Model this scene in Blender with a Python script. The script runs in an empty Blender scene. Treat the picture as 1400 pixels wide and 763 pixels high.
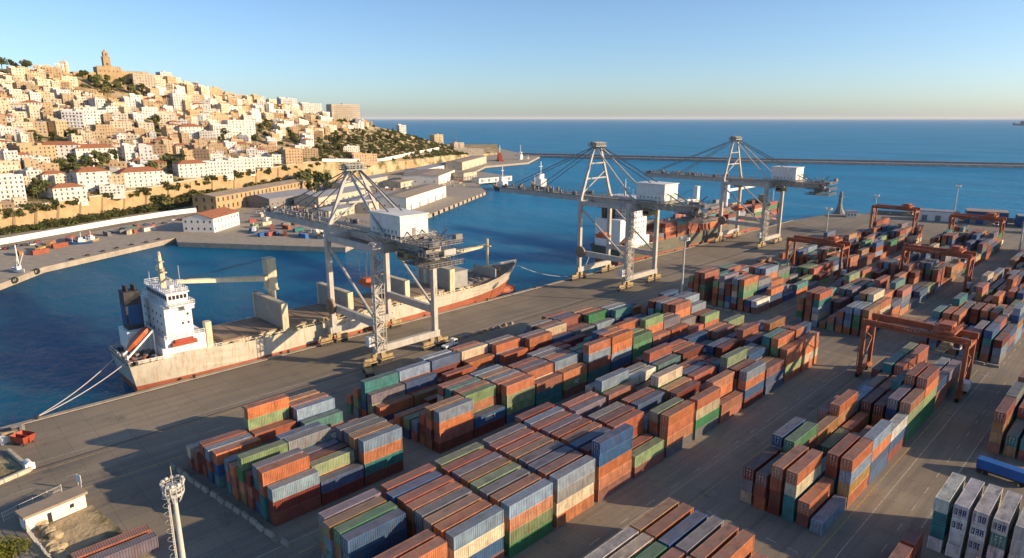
import bpy, bmesh, math, random
from mathutils import Vector, Matrix
R = math.radians
random.seed(7)
S = bpy.context.scene
COL = S.collection

# ------------------------------------------------------------------ camera, sky, sun, exposure
F, CX, CY, H = 893.0, 700.0, 381.5, 75.6
PIT, YAW = math.atan(219.5 / 893.0), R(45.6)
cam = bpy.data.cameras.new('camera'); cam_o = bpy.data.objects.new('camera', cam); COL.objects.link(cam_o)
cam.sensor_width = 36.0; cam.lens = F / 1400 * 36; cam.clip_start = 1.0; cam.clip_end = 200000
cam_o.location = (0, 0, H); cam_o.rotation_euler = (R(90) - PIT, 0, YAW); S.camera = cam_o
HAZE = 1.2e-5
SUN_EL = R(16.5); SUN_AZ = math.atan2(.82, .57)      # azimuth clockwise from +Y
W = bpy.data.worlds.new('World'); S.world = W; W.use_nodes = True
nt = W.node_tree
sky = nt.nodes.new('ShaderNodeTexSky'); sky.sky_type = 'NISHITA'; sky.sun_disc = False
sky.sun_elevation = SUN_EL; sky.sun_rotation = SUN_AZ
sky.altitude = 50; sky.air_density = 0.8; sky.dust_density = 0.8; sky.ozone_density = 3.5
bg = nt.nodes['Background']; bg.inputs['Strength'].default_value = 0.13
nt.links.new(sky.outputs[0], bg.inputs['Color'])
sl = bpy.data.lights.new('sun', 'SUN'); sl.energy = 5.0; sl.angle = R(0.5); sl.color = (1.0, 0.75, 0.48)
so = bpy.data.objects.new('sun', sl); COL.objects.link(so)
sd = Vector((math.sin(SUN_AZ) * math.cos(SUN_EL), math.cos(SUN_AZ) * math.cos(SUN_EL), math.sin(SUN_EL)))
so.rotation_euler = sd.to_track_quat('Z', 'Y').to_euler()
S.view_settings.view_transform = 'Standard'; S.view_settings.look = 'None'
S.view_settings.exposure = 0.62; S.view_settings.gamma = 1.0; S.view_settings.use_curve_mapping = False
S.render.engine = 'CYCLES'
S.cycles.max_bounces = 5; S.cycles.diffuse_bounces = 2; S.cycles.glossy_bounces = 2
S.cycles.use_denoising = True

# ------------------------------------------------------------------ survey helpers (photograph pixel -> place in the world)
FW = Vector((-math.sin(YAW) * math.cos(PIT), math.cos(YAW) * math.cos(PIT), -math.sin(PIT)))
RT = Vector((math.cos(YAW), math.sin(YAW), 0)); UP = RT.cross(FW)
EYE = Vector((0, 0, H))
def ray(px, py): return FW + RT * ((px - CX) / F) + UP * ((CY - py) / F)
def G(px, py, z=0.0):
    d = ray(px, py); t = (z - H) / d.z; return EYE + d * t
def AT(px, py, D):                                   # point on the sight line at horizontal distance D
    d = ray(px, py); return EYE + d * (D / math.hypot(d.x, d.y))
def PX(x, y, z):
    d = Vector((x, y, z)) - EYE; dz = d.dot(FW)
    return (CX + F * d.dot(RT) / dz, CY - F * d.dot(UP) / dz, dz)

# ------------------------------------------------------------------ mesh builder
class MB:
    def __init__(s): s.v = []; s.f = []; s.m = []
    def add(s, vs, fs, mi=0):
        b = len(s.v); s.v += [tuple(v) for v in vs]
        s.f += [tuple(b + i for i in f) for f in fs]; s.m += [mi] * len(fs)
    def bx(s, x0, y0, z0, x1, y1, z1, mi=0):
        s.add([(x0,y0,z0),(x1,y0,z0),(x1,y1,z0),(x0,y1,z0),(x0,y0,z1),(x1,y0,z1),(x1,y1,z1),(x0,y1,z1)],
              [(0,3,2,1),(4,5,6,7),(0,1,5,4),(1,2,6,5),(2,3,7,6),(3,0,4,7)], mi); return s
    def box(s, c, d, rz=0, mi=0):
        ca, sa = math.cos(rz), math.sin(rz); vs = []
        for z in (-1, 1):
            for x, y in ((-1,-1),(1,-1),(1,1),(-1,1)):
                a, b = x * d[0] / 2, y * d[1] / 2
                vs.append((c[0] + a*ca - b*sa, c[1] + a*sa + b*ca, c[2] + z * d[2] / 2))
        s.add(vs, [(0,3,2,1),(4,5,6,7),(0,1,5,4),(1,2,6,5),(2,3,7,6),(3,0,4,7)], mi); return s
    def beam(s, a, b, w, h, mi=0, w2=None, h2=None):
        a, b = Vector(a), Vector(b); t = (b - a).normalized()
        u = t.cross(Vector((0,0,1)))
        if u.length < .01: u = Vector((1,0,0))
        u.normalize(); k = u.cross(t); w2 = w if w2 is None else w2; h2 = h if h2 is None else h2
        vs = [a + u*x*w/2 + k*y*h/2 for x, y in ((-1,-1),(1,-1),(1,1),(-1,1))] + [b + u*x*w2/2 + k*y*h2/2 for x, y in ((-1,-1),(1,-1),(1,1),(-1,1))]
        s.add(vs, [(0,3,2,1),(4,5,6,7),(0,1,5,4),(1,2,6,5),(2,3,7,6),(3,0,4,7)], mi); return s
    def tube(s, a, b, r, n=6, r2=None, mi=0):
        a, b = Vector(a), Vector(b); t = (b - a).normalized()
        u = t.cross(Vector((0,0,1)))
        if u.length < .01: u = Vector((1,0,0))
        u.normalize(); k = u.cross(t); r2 = r if r2 is None else r2; vs = []
        for p, q in ((a, r), (b, r2)):
            for i in range(n):
                an = 2*math.pi*i/n; vs.append(p + u*math.cos(an)*q + k*math.sin(an)*q)
        fs = [(i, (i+1) % n, n + (i+1) % n, n + i) for i in range(n)] + [tuple(range(n-1, -1, -1)), tuple(range(n, 2*n))]
        s.add(vs, fs, mi); return s
    def prism(s, pts, z0, z1, mi=0):
        n = len(pts)
        s.add([(p[0], p[1], z0) for p in pts] + [(p[0], p[1], z1) for p in pts],
              [tuple(range(n-1, -1, -1)), tuple(range(n, 2*n))] + [(i, (i+1) % n, n + (i+1) % n, n + i) for i in range(n)], mi); return s
    def rail(s, pts, h=1.1, r=.06, step=3.0, mi=0):  # a handrail along a polyline of 3-D points
        for a, b in zip(pts, pts[1:]):
            a, b = Vector(a), Vector(b); L = (b - a).length; n = max(1, int(L / step)); up = Vector((0,0,h))
            s.beam(a + up, b + up, r*2, r*2, mi); s.beam(a + up*.5, b + up*.5, r*1.5, r*1.5, mi)
            for i in range(n + 1):
                p = a.lerp(b, i / n); s.beam(p, p + up, r*1.8, r*1.8, mi)
        return s
    def mesh(s, name, mats):
        me = bpy.data.meshes.new(name); me.from_pydata(s.v, [], s.f)
        for m in (mats if isinstance(mats, (list, tuple)) else [mats]): me.materials.append(m)
        me.polygons.foreach_set('material_index', s.m); me.update(); return me
    def build(s, name, mats, parent=None, loc=None, rz=0, smooth=False):
        me = s.mesh(name, mats)
        if smooth: me.polygons.foreach_set('use_smooth', [True] * len(s.f))
        return obj(name, me, parent, loc, rz)
def obj(name, me, parent=None, loc=None, rz=0):
    o = bpy.data.objects.new(name, me); COL.objects.link(o)
    if parent is not None: o.parent = parent
    if loc is not None: o.location = loc
    if rz: o.rotation_euler = (0, 0, rz)
    return o
def tag(o, label=None, cat=None, group=None, kind=None):
    if label: o['label'] = label
    if cat: o['category'] = cat
    if group: o['group'] = group
    if kind: o['kind'] = kind
    return o
def thing(name, label, cat, loc=(0,0,0), rz=0, group=None):
    return tag(obj(name, None, None, loc, rz), label, cat, group)
def copy_tree(o, parent=None):
    c = o.copy(); COL.objects.link(c)
    if parent is not None: c.parent = parent
    for ch in list(o.children): copy_tree(ch, c)
    return c
ORD = ['zeroth','first','second','third','fourth','fifth','sixth','seventh','eighth','ninth','tenth','eleventh','twelfth','thirteenth','fourteenth','fifteenth','sixteenth','seventeenth','eighteenth','nineteenth','twentieth']
ORD += ['twenty-' + o for o in ORD[1:10]] + ['thirtieth'] + ['thirty-' + o for o in ORD[1:10]] + ['fortieth']

# ------------------------------------------------------------------ materials
def nodes_mat(name):
    m = bpy.data.materials.new(name); m.use_nodes = True
    return m, m.node_tree.nodes, m.node_tree.links, m.node_tree.nodes['Principled BSDF']
def mix(ns, ls, fac, a, b, mode='MIX'):
    n = ns.new('ShaderNodeMix'); n.data_type = 'RGBA'; n.blend_type = mode
    for sock, val in ((n.inputs[0], fac), (n.inputs[6], a), (n.inputs[7], b)):
        if hasattr(val, 'is_linked') or hasattr(val, 'links'): ls.new(val, sock)
        elif isinstance(val, (int, float)): sock.default_value = val
        else: sock.default_value = (*val, 1)
    return n.outputs[2]
def noise(ns, ls, scale, detail=4, vec=None, rough=.6):
    n = ns.new('ShaderNodeTexNoise'); n.inputs['Scale'].default_value = scale
    n.inputs['Detail'].default_value = detail; n.inputs['Roughness'].default_value = rough
    if vec is not None: ls.new(vec, n.inputs['Vector'])
    return n.outputs['Fac']
def ramp(ns, ls, src, p0, p1, c0=(0,0,0), c1=(1,1,1)):
    n = ns.new('ShaderNodeValToRGB'); e = n.color_ramp.elements
    e[0].position = p0; e[1].position = p1; e[0].color = (*c0, 1); e[1].color = (*c1, 1); ls.new(src, n.inputs[0])
    return n.outputs[0]
def mapping(ns, ls, src, sc=(1,1,1), rot=(0,0,0)):
    n = ns.new('ShaderNodeMapping'); n.inputs['Scale'].default_value = sc; n.inputs['Rotation'].default_value = rot
    ls.new(src, n.inputs['Vector']); return n.outputs[0]
def simple(name, col, rough=.7, var=.25, scale=.5, dirt=0.0, dirtcol=(.16,.09,.045), metal=0, tint=False, spec=.3, bump=0):
    m, ns, ls, b = nodes_mat(name)
    b.inputs['Roughness'].default_value = rough; b.inputs['Metallic'].default_value = metal
    b.inputs['Specular IOR Level'].default_value = spec
    pos = ns.new('ShaderNodeNewGeometry').outputs['Position']
    base = col
    if tint:
        oi = ns.new('ShaderNodeObjectInfo'); base = mix(ns, ls, 1.0, oi.outputs['Color'], col, 'MULTIPLY')
    nz = noise(ns, ls, scale, 5, pos)
    v = ramp(ns, ls, nz, .25, .75, (1-var,)*3, (1+var*.5,)*3)
    c = mix(ns, ls, 1.0, base, v, 'MULTIPLY')
    if dirt:
        st = noise(ns, ls, 1.0, 4, mapping(ns, ls, pos, (1.3, 1.3, .22)))
        f = ramp(ns, ls, st, .62 - .22*dirt, .8, (0,0,0), (min(1, .4+dirt),)*3)
        c = mix(ns, ls, f, c, dirtcol)
    ls.new(c, b.inputs['Base Color'])
    if bump:
        bp = ns.new('ShaderNodeBump'); bp.inputs['Strength'].default_value = bump; bp.inputs['Distance'].default_value = .3
        ls.new(noise(ns, ls, scale*3, 5, pos), bp.inputs['Height']); ls.new(bp.outputs[0], b.inputs['Normal'])
    return m
M = {}
M['crane'] = simple('crane_paint', (.47,.44,.39), .55, .25, .35, .35)
M['crane_house'] = simple('machine_house_paint', (.70,.68,.63), .5, .16, .4, .35, (.38,.3,.2))
M['grey_steel'] = simple('grey_steel', (.22,.21,.2), .6, .3, .8, .3)
M['dark_steel'] = simple('dark_steel', (.05,.045,.045), .6, .4, .8)
M['yellow'] = simple('yellow_paint', (.40,.31,.16), .6, .45, 1.2, .6, (.2,.1,.045))
M['rtg'] = simple('gantry_paint', (.34,.10,.045), .55, .35, .5, .4, (.14,.05,.025))
M['rubber'] = simple('rubber', (.025,.025,.025), .9, .3, 2)
M['white'] = simple('white_paint', (.78,.76,.71), .45, .1, .4, .1)
M['cream'] = simple('cream_paint', (.6,.52,.36), .5, .2, .4, .45, (.3,.16,.06))
M['hull'] = simple('hull_paint', (.53,.49,.40), .45, .25, .2, .55, (.36,.2,.09))
M['red_lead'] = simple('antifouling_paint', (.36,.11,.06), .6, .3, .2, .4, (.25,.12,.07))
M['hull_dark'] = simple('dark_hull_paint', (.13,.13,.1), .5, .3, .2, .4, (.25,.1,.05))
M['deck'] = simple('deck_paint', (.3,.22,.15), .8, .45, .12, .3)
M['panel'] = simple('hatch_panel_paint', (.31,.31,.29), .6, .25, .3, .3, (.3,.18,.08))
M['trailer_blue'] = simple('trailer_blue_paint', (.02,.11,.36), .45, .2, .5, .15)
M['blue_paint'] = simple('blue_paint', (.02,.08,.2), .5, .2, .5)
M['orange'] = simple('orange_paint', (.42,.11,.04), .5, .2, .8)
M['glass'] = simple('dark_glass', (.03,.035,.045), .15, .1, 1, spec=.6)
M['concrete'] = simple('concrete', (.36,.31,.24), .9, .3, .25, .2, (.2,.15,.1), bump=.2)
M['quay_grey'] = simple('weathered_concrete', (.28,.27,.25), .9, .35, .15, .3, (.1,.09,.08), bump=.3)
M['pale_stone'] = simple('pale_stone', (.52,.45,.34), .9, .3, .4, .1)
M['ochre_wall'] = simple('ochre_masonry', (.43,.30,.16), .9, .35, .12, .5, (.3,.19,.08), bump=.3)
M['white_wall'] = simple('limewash', (.74,.70,.62), .85, .1, .2, .15, (.5,.4,.28))
M['house'] = simple('house_render', (1,1,1), .9, .16, .15, .15, (.34,.24,.14), tint=True)
M['house_roof'] = simple('house_roof', (1,1,1), .9, .3, .3, tint=True)
M['tile'] = simple('roof_tile', (.36,.14,.07), .85, .35, .8)
M['roof_sheet'] = simple('roof_sheet', (.34,.27,.19), .7, .3, .15, .2)
M['grey_roof'] = simple('grey_roof_sheet', (.26,.27,.29), .6, .25, .2, .15)
M['window'] = simple('window_dark', (.06,.055,.055), .35, .3, .6)
M['lamp'] = simple('lamp_glass', (.75,.72,.66), .3, .1, 1)
M['galv'] = simple('galvanised_steel', (.5,.48,.43), .45, .15, 1.5, .15)
M['wood'] = simple('trunk_bark', (.1,.07,.045), .9, .3, 2)
M['rope'] = simple('rope', (.45,.43,.4), .9, .1, 2)
M['line'] = simple('line_paint', (.42,.38,.3), .8, .4, 1.2, .5, (.12,.1,.08))
M['yline'] = simple('yellow_line_paint', (.45,.33,.12), .8, .4, 1.2, .5, (.12,.1,.08))
M['rock'] = simple('rock', (.42,.33,.2), .95, .35, .6, bump=.5)
M['dirty_red'] = simple('red_paint', (.36,.07,.04), .5, .25, .8)
M['mark_white'] = simple('white_lettering', (.7,.68,.62), .6, .2, 2)
M['mark_blue'] = simple('blue_lettering', (.02,.035,.11), .6, .2, 2)

def foliage(name, c0, c1):
    m, ns, ls, b = nodes_mat(name); b.inputs['Roughness'].default_value = .8; b.inputs['Specular IOR Level'].default_value = .15
    pos = ns.new('ShaderNodeNewGeometry').outputs['Position']; oi = ns.new('ShaderNodeObjectInfo')
    c = ramp(ns, ls, noise(ns, ls, .45, 3, pos), .3, .7, c0, c1)
    v = ramp(ns, ls, oi.outputs['Random'], 0, 1, (.7,.75,.7), (1.25,1.2,1.1))
    ls.new(mix(ns, ls, 1.0, c, v, 'MULTIPLY'), b.inputs['Base Color']); return m
M['leaf'] = foliage('foliage_dark', (.045,.065,.025), (.13,.14,.055))
M['leaf_dry'] = foliage('foliage_dry', (.07,.07,.025), (.18,.165,.065))
M['leaf_lime'] = foliage('foliage_bright', (.10,.12,.02), (.26,.25,.05))

def container_mat():
    m, ns, ls, b = nodes_mat('container_paint'); b.inputs['Roughness'].default_value = .55; b.inputs['Specular IOR Level'].default_value = .3
    geo = ns.new('ShaderNodeNewGeometry'); pos = geo.outputs['Position']
    oi = ns.new('ShaderNodeObjectInfo'); at = ns.new('ShaderNodeAttribute'); at.attribute_name = 'tint'
    c = mix(ns, ls, 1.0, oi.outputs['Color'], at.outputs['Color'], 'MULTIPLY')
    blotch = noise(ns, ls, .5, 6, pos)
    c = mix(ns, ls, 1.0, c, ramp(ns, ls, blotch, .3, .7, (.66,.66,.67), (1.2,1.17,1.12)), 'MULTIPLY')
    st = noise(ns, ls, 1.6, 5, mapping(ns, ls, pos, (1.2, 1.2, .12)))
    c = mix(ns, ls, ramp(ns, ls, st, .53, .72, (0,0,0), (.7,.7,.7)), c, (.13,.065,.035))
    spot = noise(ns, ls, 2.2, 6, pos, .75)
    c = mix(ns, ls, ramp(ns, ls, spot, .58, .70, (0,0,0), (.7,.7,.7)), c, (.17,.085,.045))
    # roofs: chalked and dusty paint on the top sheets
    sp = ns.new('ShaderNodeSeparateXYZ'); ls.new(geo.outputs['True Normal'], sp.inputs[0])
    up = ramp(ns, ls, sp.outputs['Z'], .6, .9)
    dn = ramp(ns, ls, noise(ns, ls, .9, 6, mapping(ns, ls, pos, (1, .35, 1))), .3, .72, (.2,.2,.2), (.72,.72,.72))
    c = mix(ns, ls, mix(ns, ls, 1.0, up, dn, 'MULTIPLY'), c, (.27,.225,.185))
    dk = noise(ns, ls, .7, 6, mapping(ns, ls, pos, (1.4, .5, 1)), .7)
    c = mix(ns, ls, mix(ns, ls, 1.0, up, ramp(ns, ls, dk, .52, .7, (0,0,0), (.75,.75,.75)), 'MULTIPLY'), c, (.07,.055,.045))
    ls.new(c, b.inputs['Base Color']); return m
M['cont'] = container_mat()

def water_mat():
    m, ns, ls, b = nodes_mat('sea_water')
    geo = ns.new('ShaderNodeNewGeometry'); pos = geo.outputs['Position']
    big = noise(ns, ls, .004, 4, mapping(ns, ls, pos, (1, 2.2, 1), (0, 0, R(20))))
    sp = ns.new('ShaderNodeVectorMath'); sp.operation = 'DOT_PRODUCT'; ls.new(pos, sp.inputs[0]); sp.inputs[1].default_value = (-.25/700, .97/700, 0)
    open_ = ramp(ns, ls, sp.outputs['Value'], .18, .75)                    # darker dock water -> open sea, sky reflection and haze put into its colour
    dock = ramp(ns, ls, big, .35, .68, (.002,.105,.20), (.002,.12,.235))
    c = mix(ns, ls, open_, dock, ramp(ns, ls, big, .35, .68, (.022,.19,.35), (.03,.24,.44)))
    out = ns['Material Output']; ns.remove(b)
    w1 = noise(ns, ls, .16, 6, mapping(ns, ls, pos, (1, 1.7, 1), (0, 0, R(35))), .62)
    w2 = noise(ns, ls, .035, 3, mapping(ns, ls, pos, (1, 2.0, 1), (0, 0, R(10))))
    w3 = noise(ns, ls, .55, 4, mapping(ns, ls, pos, (1, 2.2, 1), (0, 0, R(30))), .6)
    q_ = ns.new('ShaderNodeMath'); q_.operation = 'MULTIPLY_ADD'; ls.new(w3, q_.inputs[0]); q_.inputs[1].default_value = .3; ls.new(w1, q_.inputs[2]); w1 = q_.outputs[0]
    a = ns.new('ShaderNodeMath'); a.operation = 'MULTIPLY_ADD'; ls.new(w2, a.inputs[0]); a.inputs[1].default_value = 2.0; ls.new(w1, a.inputs[2])
    bp = ns.new('ShaderNodeBump'); bp.inputs['Strength'].default_value = .55; bp.inputs['Distance'].default_value = 2.2
    ls.new(a.outputs[0], bp.inputs['Height'])
    df = ns.new('ShaderNodeSubsurfaceScattering'); df.falloff = 'BURLEY'; df.inputs['Scale'].default_value = 50; df.inputs['Radius'].default_value = (1, 1, 1)   # light spreads far below the surface
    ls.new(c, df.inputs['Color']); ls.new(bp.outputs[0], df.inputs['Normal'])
    gl = ns.new('ShaderNodeBsdfGlossy'); gl.inputs['Roughness'].default_value = .16; ls.new(bp.outputs[0], gl.inputs['Normal'])
    # wind-roughened water never reaches full grazing reflectance: the Fresnel term is scaled down
    fr = ns.new('ShaderNodeFresnel'); fr.inputs['IOR'].default_value = 1.33; ls.new(bp.outputs[0], fr.inputs['Normal'])
    mu = ns.new('ShaderNodeMath'); mu.operation = 'MULTIPLY'; ls.new(fr.outputs[0], mu.inputs[0])
    lane = noise(ns, ls, .012, 4, mapping(ns, ls, pos, (.35, 2.6, 1), (0, 0, R(-20))), .55)
    lr = ns.new('ShaderNodeMapRange'); ls.new(lane, lr.inputs[0]); lr.inputs[1].default_value = .4; lr.inputs[2].default_value = .72; lr.inputs[3].default_value = .19; lr.inputs[4].default_value = .42; ls.new(lr.outputs[0], mu.inputs[1])
    mx = ns.new('ShaderNodeMixShader'); ls.new(mu.outputs[0], mx.inputs[0]); ls.new(df.outputs[0], mx.inputs[1]); ls.new(gl.outputs[0], mx.inputs[2])
    ls.new(mx.outputs[0], out.inputs['Surface'])
    return m
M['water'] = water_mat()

def apron_mat():
    m, ns, ls, b = nodes_mat('apron_asphalt'); b.inputs['Roughness'].default_value = .85; b.inputs['Specular IOR Level'].default_value = .25
    pos = ns.new('ShaderNodeNewGeometry').outputs['Position']
    c = ramp(ns, ls, noise(ns, ls, .02, 5, pos), .35, .65, (.20,.165,.12), (.31,.26,.19))
    tr = noise(ns, ls, 1.0, 5, mapping(ns, ls, pos, (.55, .02, 1)))          # tyre-worn lanes along the quay
    c = mix(ns, ls, ramp(ns, ls, tr, .45, .72, (0,0,0), (.6,.6,.6)), c, (.115,.11,.105))
    pt = noise(ns, ls, .09, 6, pos, .7)
    c = mix(ns, ls, ramp(ns, ls, pt, .6, .68, (0,0,0), (.5,.5,.5)), c, (.085,.083,.08))
    oil = noise(ns, ls, .35, 4, pos, .6)
    c = mix(ns, ls, ramp(ns, ls, oil, .68, .76, (0,0,0), (.7,.7,.7)), c, (.035,.03,.03))
    fine = noise(ns, ls, 2.5, 6, pos)
    c = mix(ns, ls, 1.0, c, ramp(ns, ls, fine, .3, .7, (.85,.85,.85), (1.12,1.12,1.12)), 'MULTIPLY')
    vo = ns.new('ShaderNodeTexVoronoi'); vo.feature = 'DISTANCE_TO_EDGE'; vo.inputs['Scale'].default_value = .045; ls.new(pos, vo.inputs['Vector'])
    c = mix(ns, ls, ramp(ns, ls, vo.outputs['Distance'], .0, .006, (.25,.25,.25), (0,0,0)), c, (.12,.10,.09))
    br = ns.new('ShaderNodeTexBrick'); br.inputs['Scale'].default_value = 1; br.inputs['Brick Width'].default_value = 9; br.inputs['Row Height'].default_value = 6; br.inputs['Mortar Size'].default_value = .05; br.offset = 0
    br.inputs['Color1'].default_value = (1,1,1,1); br.inputs['Color2'].default_value = (.86,.87,.88,1); br.inputs['Mortar'].default_value = (.55,.55,.55,1); ls.new(pos, br.inputs['Vector'])
    c = mix(ns, ls, .8, c, br.outputs['Color'], 'MULTIPLY')
    ls.new(c, b.inputs['Base Color'])
    bp = ns.new('ShaderNodeBump'); bp.inputs['Strength'].default_value = .25; bp.inputs['Distance'].default_value = .05
    ls.new(fine, bp.inputs['Height']); ls.new(bp.outputs[0], b.inputs['Normal'])
    return m
M['apron'] = apron_mat()

def hill_mat():
    m, ns, ls, b = nodes_mat('hill_ground'); b.inputs['Roughness'].default_value = .95; b.inputs['Specular IOR Level'].default_value = .1
    pos = ns.new('ShaderNodeNewGeometry').outputs['Position']
    c = ramp(ns, ls, noise(ns, ls, .03, 6, pos), .4, .6, (.36,.26,.14), (.46,.37,.23))
    c = mix(ns, ls, ramp(ns, ls, noise(ns, ls, .05, 6, pos, .7), .48, .6), c, (.10,.095,.04))
    ls.new(c, b.inputs['Base Color'])
    bp = ns.new('ShaderNodeBump'); bp.inputs['Strength'].default_value = .7; bp.inputs['Distance'].default_value = 2
    ls.new(noise(ns, ls, .12, 6, pos), bp.inputs['Height']); ls.new(bp.outputs[0], b.inputs['Normal'])
    return m
M['hill'] = hill_mat()

# ------------------------------------------------------------------ setting: sea, apron, left shore, hill
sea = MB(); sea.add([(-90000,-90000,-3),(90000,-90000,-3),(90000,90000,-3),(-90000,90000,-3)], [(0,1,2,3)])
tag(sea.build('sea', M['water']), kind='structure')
def QX(y): return -197.2 - 0.0145 * y                 # quay edge of the terminal
FAR = lambda x: 582 + (x + 174.8) * .289              # seaward edge of the terminal
pts = [(QX(-140), -140), (300, -140), (300, FAR(300)), (-176, FAR(-176)), (-196, 566), (QX(500), 500)]
tag(MB().prism(pts, -9, 0).build('apron', M['apron']), kind='structure')
cope = MB()
ys = list(range(-140, 501, 8))
for a, b in zip(ys, ys[1:]):
    cope.add([(QX(a)-.1,a+.04,-2.6),(QX(a)+1.5,a+.04,-.02),(QX(b)+1.5,b-.04,-.02),(QX(b)-.1,b-.04,-2.6),
              (QX(a)-.1,a+.04,.22),(QX(a)+1.5,a+.04,.22),(QX(b)+1.5,b-.04,.22),(QX(b)-.1,b-.04,.22)],
             [(0,3,2,1),(4,5,6,7),(0,1,5,4),(1,2,6,5),(2,3,7,6),(3,0,4,7)])
tag(cope.build('quay_cope', M['concrete']), kind='structure')
# painted lanes
def line(x0, y0, x1, y1, w, mat='line', dash=None, z=.004):
    m = MB(); a, b = Vector((x0, y0, 0)), Vector((x1, y1, 0)); t = (b - a).normalized(); u = Vector((-t.y, t.x, 0)) * w / 2; L = (b - a).length
    segs = [(0, L)] if not dash else [(k, min(L, k + dash[0])) for k in [i * sum(dash) for i in range(int(L / sum(dash)))]]
    for p, q in segs:
        c, d = a + t * p, a + t * q
        m.add([(v.x, v.y, z) for v in (c - u, c + u, d + u, d - u)], [(0,3,2,1)])
    tag(m.build('lane_marking', M[mat]), kind='structure')
for x, mt, da in ((-31.8, 'line', None), (-34.6, 'yline', None), (-26.6, 'line', (3, 6)), (-23.6, 'line', None), (-58.5, 'yline', None), (-64.5, 'line', (3, 6)), (-103.5, 'line', None), (-99.5, 'yline', (3, 5)), (-63.2, 'line', None)):
    line(x, 20, x, 236, .22, mt, da)
for x, mt, da in ((-165.2, 'yline', None), (-169.8, 'line', None), (-158, 'line', (4, 6)), (-150, 'yline', None)):
    line(x, -60, x - 6, 540, .25, mt, da)
for x in (-66.5, -58.5, -104, -30): line(x, 246, x, 520, .25, 'line', (4, 5))
line(-145, 219, -20, 219, .3, 'yline', z=.008); line(-145, 232, -20, 232, .3, 'line', (3, 4), z=.008); line(-55, 108, -30, 108, .3, 'line', (2, 2), z=.008)
rails = MB()
for x in (-194.6, -166.6):
    rails.add([(x-.25,-60,.008),(x+.25,-60,.008),(x-7.4,500,.008),(x-7.9,500,.008)], [(0,1,2,3)])
tag(rails.build('crane_rail', M['dark_steel']), kind='structure')

def interp(tab, x):
    if x <= tab[0][0]: return tab[0][1]
    for (a, u), (b, v) in zip(tab, tab[1:]):
        if x <= b: return u + (v - u) * (x - a) / (b - a)
    return tab[-1][1]
PY_B = [(-260,362),(-150,342),(0,319),(75,309),(185,291),(240,283),(330,267),(420,253),(490,243),(550,232),(600,224),(640,216),(680,211)]
PY_W = [(-260,334),(-150,314),(0,290),(75,277),(185,261),(240,250),(330,236),(420,222),(490,222),(550,220),(600,214),(640,211),(680,210)]
PY_C = [(-260,70),(-150,86),(0,94),(60,97),(100,99),(150,101),(190,104),(240,116),(330,137),(420,155),(490,168),(545,180),(590,194),(625,203),(655,207),(680,209)]
D_C = [(-260,900),(0,930),(150,990),(330,1080),(450,1180),(550,1270),(640,1420),(680,1450)]
def DB(px): p = G(px, interp(PY_B, px)); return math.hypot(p.x, p.y)
def T(px, s):
    db = DB(px) + 5; dc = max(interp(D_C, px), db + 20); D = db + (dc - db) * s
    bump = 1.6 * math.sin(px * .05 + s * 9) * s * (1 - s) * 2
    py = interp(PY_W, px) + (interp(PY_C, px) - interp(PY_W, px)) * s + bump
    return AT(px, py, D)
def S_AT(px, py):                                    # slope parameter under a picture height
    return max(0, min(1, (py - interp(PY_W, px)) / (interp(PY_C, px) - interp(PY_W, px))))
hm = MB(); cols = list(range(-260, 681, 10)); prof = []
for px in cols:
    db = DB(px); c = [AT(px, interp(PY_B, px), db - .3)]; c[0].z = -1.5
    c += [T(px, i / 16) for i in range(17)]
    e = c[-1]; hd = Vector((e.x, e.y, 0)).normalized()
    c += [Vector((e.x, e.y, 0)) + hd * 120 + Vector((0,0,e.z*.93)), Vector((e.x, e.y, 0)) + hd * 420 + Vector((0,0,e.z*.4)), Vector((e.x, e.y, -4)) + hd * 700]
    prof.append(c)
n = len(prof[0]); hm.v = [tuple(p) for c in prof for p in c]
for i in range(len(cols) - 1):
    for j in range(n - 1):
        hm.f.append((i*n + j, (i+1)*n + j, (i+1)*n + j + 1, i*n + j + 1)); hm.m.append(0)
tag(hm.build('hill', M['hill'], smooth=False), kind='structure')
land = [G(-330,520), G(-150,442), G(0,388), G(60,365), G(240,325), G(243,331), G(472,338.5), G(502,324), G(590,292), G(665,262), G(650,250), G(690,245), G(694,240), G(650,234), G(664,227), G(722,222), G(738,214), G(712,209.6),
        AT(680,209,1750), AT(560,209,1750), AT(300,209,1500), AT(0,209,1400), AT(-260,209,1400), AT(-420,209,900)]
tag(MB().prism([(p.x, p.y) for p in land], -9, -.01).build('harbour_ground', M['concrete']), kind='structure')
# retaining wall below the town, in bays with buttresses
ww = thing('retaining_wall', 'long ochre stone retaining wall below the hill town', 'wall')
m = MB(); mb = MB(); cp = MB(); k = 0
wc = list(range(-250, 441, 10))
def wall_pt(px, f, off):
    b = AT(px, interp(PY_B, px), DB(px)); t = T(px, 0); p = b.lerp(t, f); hd = Vector((p.x, p.y, 0)).normalized(); return p - hd * off
for a, b in zip(wc, wc[1:]):
    vs = [wall_pt(a,0,1.5), wall_pt(b,0,1.5), wall_pt(b,1,1.0), wall_pt(a,1,1.0)]
    vs[0].z = vs[1].z = -.5
    vs += [v + Vector((vs[0].x, vs[0].y, 0)).normalized() * 4 for v in vs]
    m.add(vs, [(0,1,2,3),(3,2,6,7)])
    t0, t1 = wall_pt(a,1,1.3), wall_pt(b,1,1.3); cp.beam(t0 + Vector((0,0,.5)), t1 + Vector((0,0,.5)), .8, 1.0)
    if k % 3 == 0:
        p = wall_pt(a,0,2.2); q = wall_pt(a,.93,1.2); p.z = 0; mb.beam(p, q, 1.6, 1.6)
    k += 1
m.build('wall_face', M['ochre_wall'], ww); cp.build('parapet', M['pale_stone'], ww); tag(mb.build('buttress', M['ochre_wall'], ww), kind='stuff')
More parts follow.
